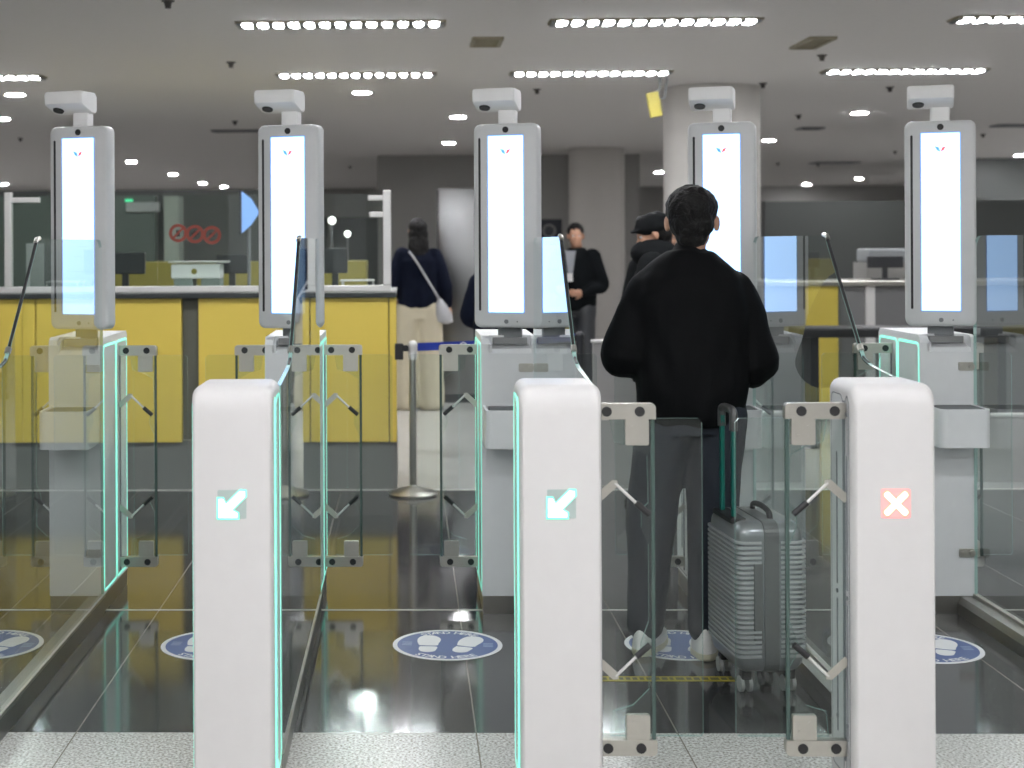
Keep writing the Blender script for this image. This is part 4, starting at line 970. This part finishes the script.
b = B(); box(b, -0.19, 0.19, -0.02, 0.02, -0.06, 0.05, 0, 0.004); obj('sign_board', b, mat('sign_off_white', (0.36, 0.38, 0.37), 0.5), q)
b = B(); box(b, -0.20, -0.12, -0.03, 0.03, 0.055, 0.085, 0, 0.004); obj('green_light', b, mat('green_glow', (0.1, 0.6, 0.3), 0.5, emit=(0.05, 0.75, 0.35), es=0.9), q)
q = thing('wall_screen', 'small blue glowing screen seen edge-on, left of the second kiosk', 'screen', P(251, 211, 10.5), R(38))
b = B(); prism(b, [(-0.08, -0.16), (0.0, -0.10), (0.07, -0.01), (0.0, 0.09), (-0.08, 0.14)], 'y', -0.005, 0.0); obj('display', b, mat('blue_screen', (0.1, 0.2, 0.5), 0.3, emit=(0.25, 0.42, 0.80), es=0.9), q)
b = B(); prism(b, [(-0.09, -0.17), (0.01, -0.11), (0.08, -0.01), (0.01, 0.10), (-0.09, 0.15)], 'y', 0.0, 0.02); obj('back_cover', b, M_DARK, q)
b = B(); tube(b, [(0, 0.03, 0.05), (0, 0.03, -q.location.z)], 0.012, 8); obj('pole', b, M_SEAM, q)
for k, (u, v, lab) in enumerate(((332, 220.5, 'larger round lamp reflection in the booth glass, built as a glowing ball'), (347.5, 234, 'smaller round lamp reflection in the booth glass, built as a glowing ball'))):  # lamp reflections in the booth glass, built as glowing balls on added stems
    pz = P(u, v, 13.2); q = thing('lamp_reflection', lab, 'lamp reflection', pz, group='round lamp reflections behind the booth')
    b = B(); ell(b, (0, 0, 0), (0.036-0.006*k,)*3, seg=16); obj('reflection_globe', b, mat('reflection_glow', (1, 1, 1), 0.5, emit=(1, 0.98, 0.95), es=3.0), q, smooth=True)
    b = B(); tube(b, [(0, 0, -0.03), (0, 0, Zv(200, 262, 13)-pz.z)], 0.006, 8); obj('stem', b, M_SEAM, q)

# ------------------------------------------------------------------ stanchions and belt
def stanchion(x, Y, lab, dark=False):
    t = thing('stanchion', lab, 'barrier post', (x, Y, 0))
    b = B(); lathe(b, [(0.142, 0), (0.145, 0.010), (0.13, 0.022), (0.06, 0.042), (0.026, 0.055), (0.02, 0.06)], 32); obj('base', b, M_STEEL if not dark else M_DARK, t, smooth=True)
    b = B(); cyl(b, (0, 0, 0.05), (0, 0, 0.83), 0.021, seg=20); obj('pole', b, M_STEEL if not dark else M_DARK, t, smooth=True)
    b = B(); lathe(b, [(0.024, 0.80), (0.026, 0.83), (0.026, 0.87), (0.030, 0.885), (0.027, 0.90), (0.012, 0.912)], 20); obj('head', b, M_ALU if not dark else M_DARK, t, smooth=True)
    b = B(); box(b, -0.105, -0.055, -0.022, 0.022, 0.80, 0.895, 0, 0.004); box(b, -0.058, -0.02, -0.012, 0.012, 0.85, 0.885); obj('belt_catch', b, M_BLACK, t)
    return t
sx = P(412, 243, 8.62).x; sx2 = P(583, 243, 9.2).x
stanchion(sx, 8.58, 'steel barrier post with round base and a blue belt, in front of the woman'); stanchion(sx2, 9.4, 'dark barrier post behind the glass right of the middle kiosk', True)
b = B(); a = Vector((sx+0.03, 8.58, 0)); c = Vector((sx2-0.03, 9.4, 0)); n = Vector((-(c-a).y, (c-a).x, 0)).normalized()*0.0015
for s0, s1, zz in ((0, 0.5, -0.012), (0.5, 1, -0.012)):
    pass
segs = 12; pts = [(a.lerp(c, k/segs), 0.868+0.010*math.cos(0.4)*((k/segs-0.5)**2*4-1)*0.8+0.006) for k in range(segs+1)]
ringsB = [[p_+n+Vector((0, 0, z_-0.024)), p_-n+Vector((0, 0, z_-0.024)), p_-n+Vector((0, 0, z_+0.024)), p_+n+Vector((0, 0, z_+0.024))] for p_, z_ in pts]
loft(b, [[tuple(v) for v in r_] for r_ in ringsB])
q = tag(obj('barrier_belt', b, M_BELT), 'blue retractable belt with white ring logos, stretched between the two barrier posts', 'belt')
for kq in (0.27, 0.36, 0.62):
    p_ = a.lerp(c, kq); dd = (c-a).normalized()
    b = B(); zc = 0.868
    def cir(r): return [(p_+dd*(r*1.5*math.cos(2*PI*k/20))+Vector((0, 0, zc+r*math.sin(2*PI*k/20)))) for k in range(20)]
    o1 = [b.verts.new(v-n*1.8) for v in cir(0.020)]; i1 = [b.verts.new(v-n*1.8) for v in cir(0.012)]; ring_faces(b, o1, i1)
    obj('ring_logo', b, M_SWHITE, q)

# ------------------------------------------------------------------ middle and right background
q = thing('steel_cabinet', 'tall reflective stainless steel cabinet between the woman and the middle kiosk', 'cabinet', (0, 13.5, 0))
b = B(); box(b, X(438, 13.5), X(535, 13.5), 0, 0.9, 0.08, Zv(455, 188, 13.5), 0, 0.015); obj('body', b, mat('mirror_steel', (0.20, 0.20, 0.20), 0.28, 1.0, noise_amt=0.1, noise_scale=2, bump=0.35), q, smooth=True)
b = B(); box(b, X(440, 13.5), X(533, 13.5), 0.02, 0.88, 0.0, 0.08); obj('plinth', b, M_DARK, q)
q = thing('framed_poster', 'dark square poster with a pale round emblem, above the glass right of the middle kiosk', 'poster', P(549, 228.5, 24.998))
b = B(); box(b, -0.22, 0.22, -0.02, 0.0, -0.28, 0.16, 0, 0.0); obj('board', b, mat('poster_navy', (0.02, 0.025, 0.035), 0.5), q)
b = B(); frame(b, [(0.12*math.cos(a*PI/12), -0.04+0.12*math.sin(a*PI/12)) for a in range(24)], [(0.08*math.cos(a*PI/12), -0.04+0.08*math.sin(a*PI/12)) for a in range(24)], 'y', -0.026, -0.02); obj('emblem_ring', b, mat('dull_grey_print', (0.2, 0.2, 0.2), 0.6), q)
# low pale partitions behind the gates
def low(u0, u1, Y, vt, lab, m, name='low_partition'):
    q = thing(name, lab, 'partition', (0, Y, 0)); z = Zv(u0, vt, Y)
    b = B(); box(b, X(u0, Y), X(u1, Y), 0, 0.06, 0.0, z-0.02); obj('panel', b, m, q)
    b = B(); box(b, X(u0, Y)-0.01, X(u1, Y)+0.01, -0.01, 0.07, z-0.02, z, 0, 0.004); obj('cap_rail', b, M_ALU, q)
M_PALE = mat('pale_partition', (0.40, 0.39, 0.38), 0.4)
low(593, 665, 8.9, 340, 'pale grey low partition left of the man in black', M_PALE)
low(752, 800, 9.0, 412, 'pale low partition between the man in black and the cross pedestal', M_PALE)
low(975, 1100, 9.0, 414, 'pale low partition at the right edge behind the rightmost kiosk', M_PALE)
# right counter
Yc = 12.0; zr = Zv(850, 281, Yc)
q = thing('service_counter', 'steel topped counter with one yellow panel, far back between cross pedestal and rightmost kiosk', 'counter', (0, Yc, 0))
b = B(); box(b, X(765, Yc), X(1080, Yc), 0.03, 0.7, 0.0, zr-0.04); obj('carcass', b, mat('counter_grey', (0.15, 0.15, 0.15), 0.4), q)
b = B(); box(b, X(806, Yc), X(838, Yc), 0.0, 0.05, 0.1, zr-0.04, 0, 0.004); obj('front_panel', b, M_YEL, q)
b = B(); box(b, X(866, Yc), X(875, Yc), 0.0, 0.05, 0.1, zr-0.04, 0, 0.004); obj('upright', b, M_ALU, q)
b = B(); box(b, X(765, Yc), X(1080, Yc), -0.03, 0.72, zr-0.04, zr, 0, 0.006); obj('steel_top', b, M_STEEL, q)
monitor(812, Yc+0.4, 0.12, 0.14, zr, 'small black monitor on the right counter, nearest the column'); 
monitor(885, Yc+0.4, 0.30, 0.10, zr, 'wide black monitor on the right counter beside the rightmost kiosk')
q = thing('printer', 'pale grey office printer on the right counter', 'printer', (X(893, Yc+0.9), Yc+0.9, 0))
b = B(); box(b, -0.26, 0.3, -0.1, 0.3, 0, zr+0.14, 0, 0.0); obj('stand', b, M_WALLG, q)
b = B(); box(b, -0.24, 0.28, -0.08, 0.28, zr+0.14, zr+0.26, 0, 0.02); obj('body', b, mat('printer_grey', (0.3, 0.32, 0.33), 0.5), q)
q = thing('bench', 'long black bench seat in front of the right counter', 'bench', (0, 10.4, 0))
zbn = Zv(870, 328, 10.4)
b = B(); box(b, X(800, 10.4), X(1060, 10.4), 0, 0.35, zbn-0.07, zbn, 0, 0.015); obj('seat', b, M_BLACK, q)
for u in (812, 900, 1000):
    b = B(); xx = X(u, 10.4); box(b, xx, xx+0.06, 0.05, 0.30, 0.0, zbn-0.07); obj('leg', b, M_DARK, q)

# ------------------------------------------------------------------ world and colour
w = bpy.data.worlds.new('world'); S.world = w; w.use_nodes = True
w.node_tree.nodes['Background'].inputs[0].default_value = (0.5, 0.52, 0.55, 1); w.node_tree.nodes['Background'].inputs[1].default_value = 0.2
S.view_settings.view_transform = 'Standard'; S.view_settings.look = 'None'; S.view_settings.gamma = 1.0
S.view_settings.use_curve_mapping = False; S.view_settings.exposure = 0.0
S.cycles.use_denoising = True
S.cycles.transparent_max_bounces = 40; S.cycles.max_bounces = 10; S.cycles.glossy_bounces = 6; S.cycles.diffuse_bounces = 4
S.cycles.sample_clamp_indirect = 6.0
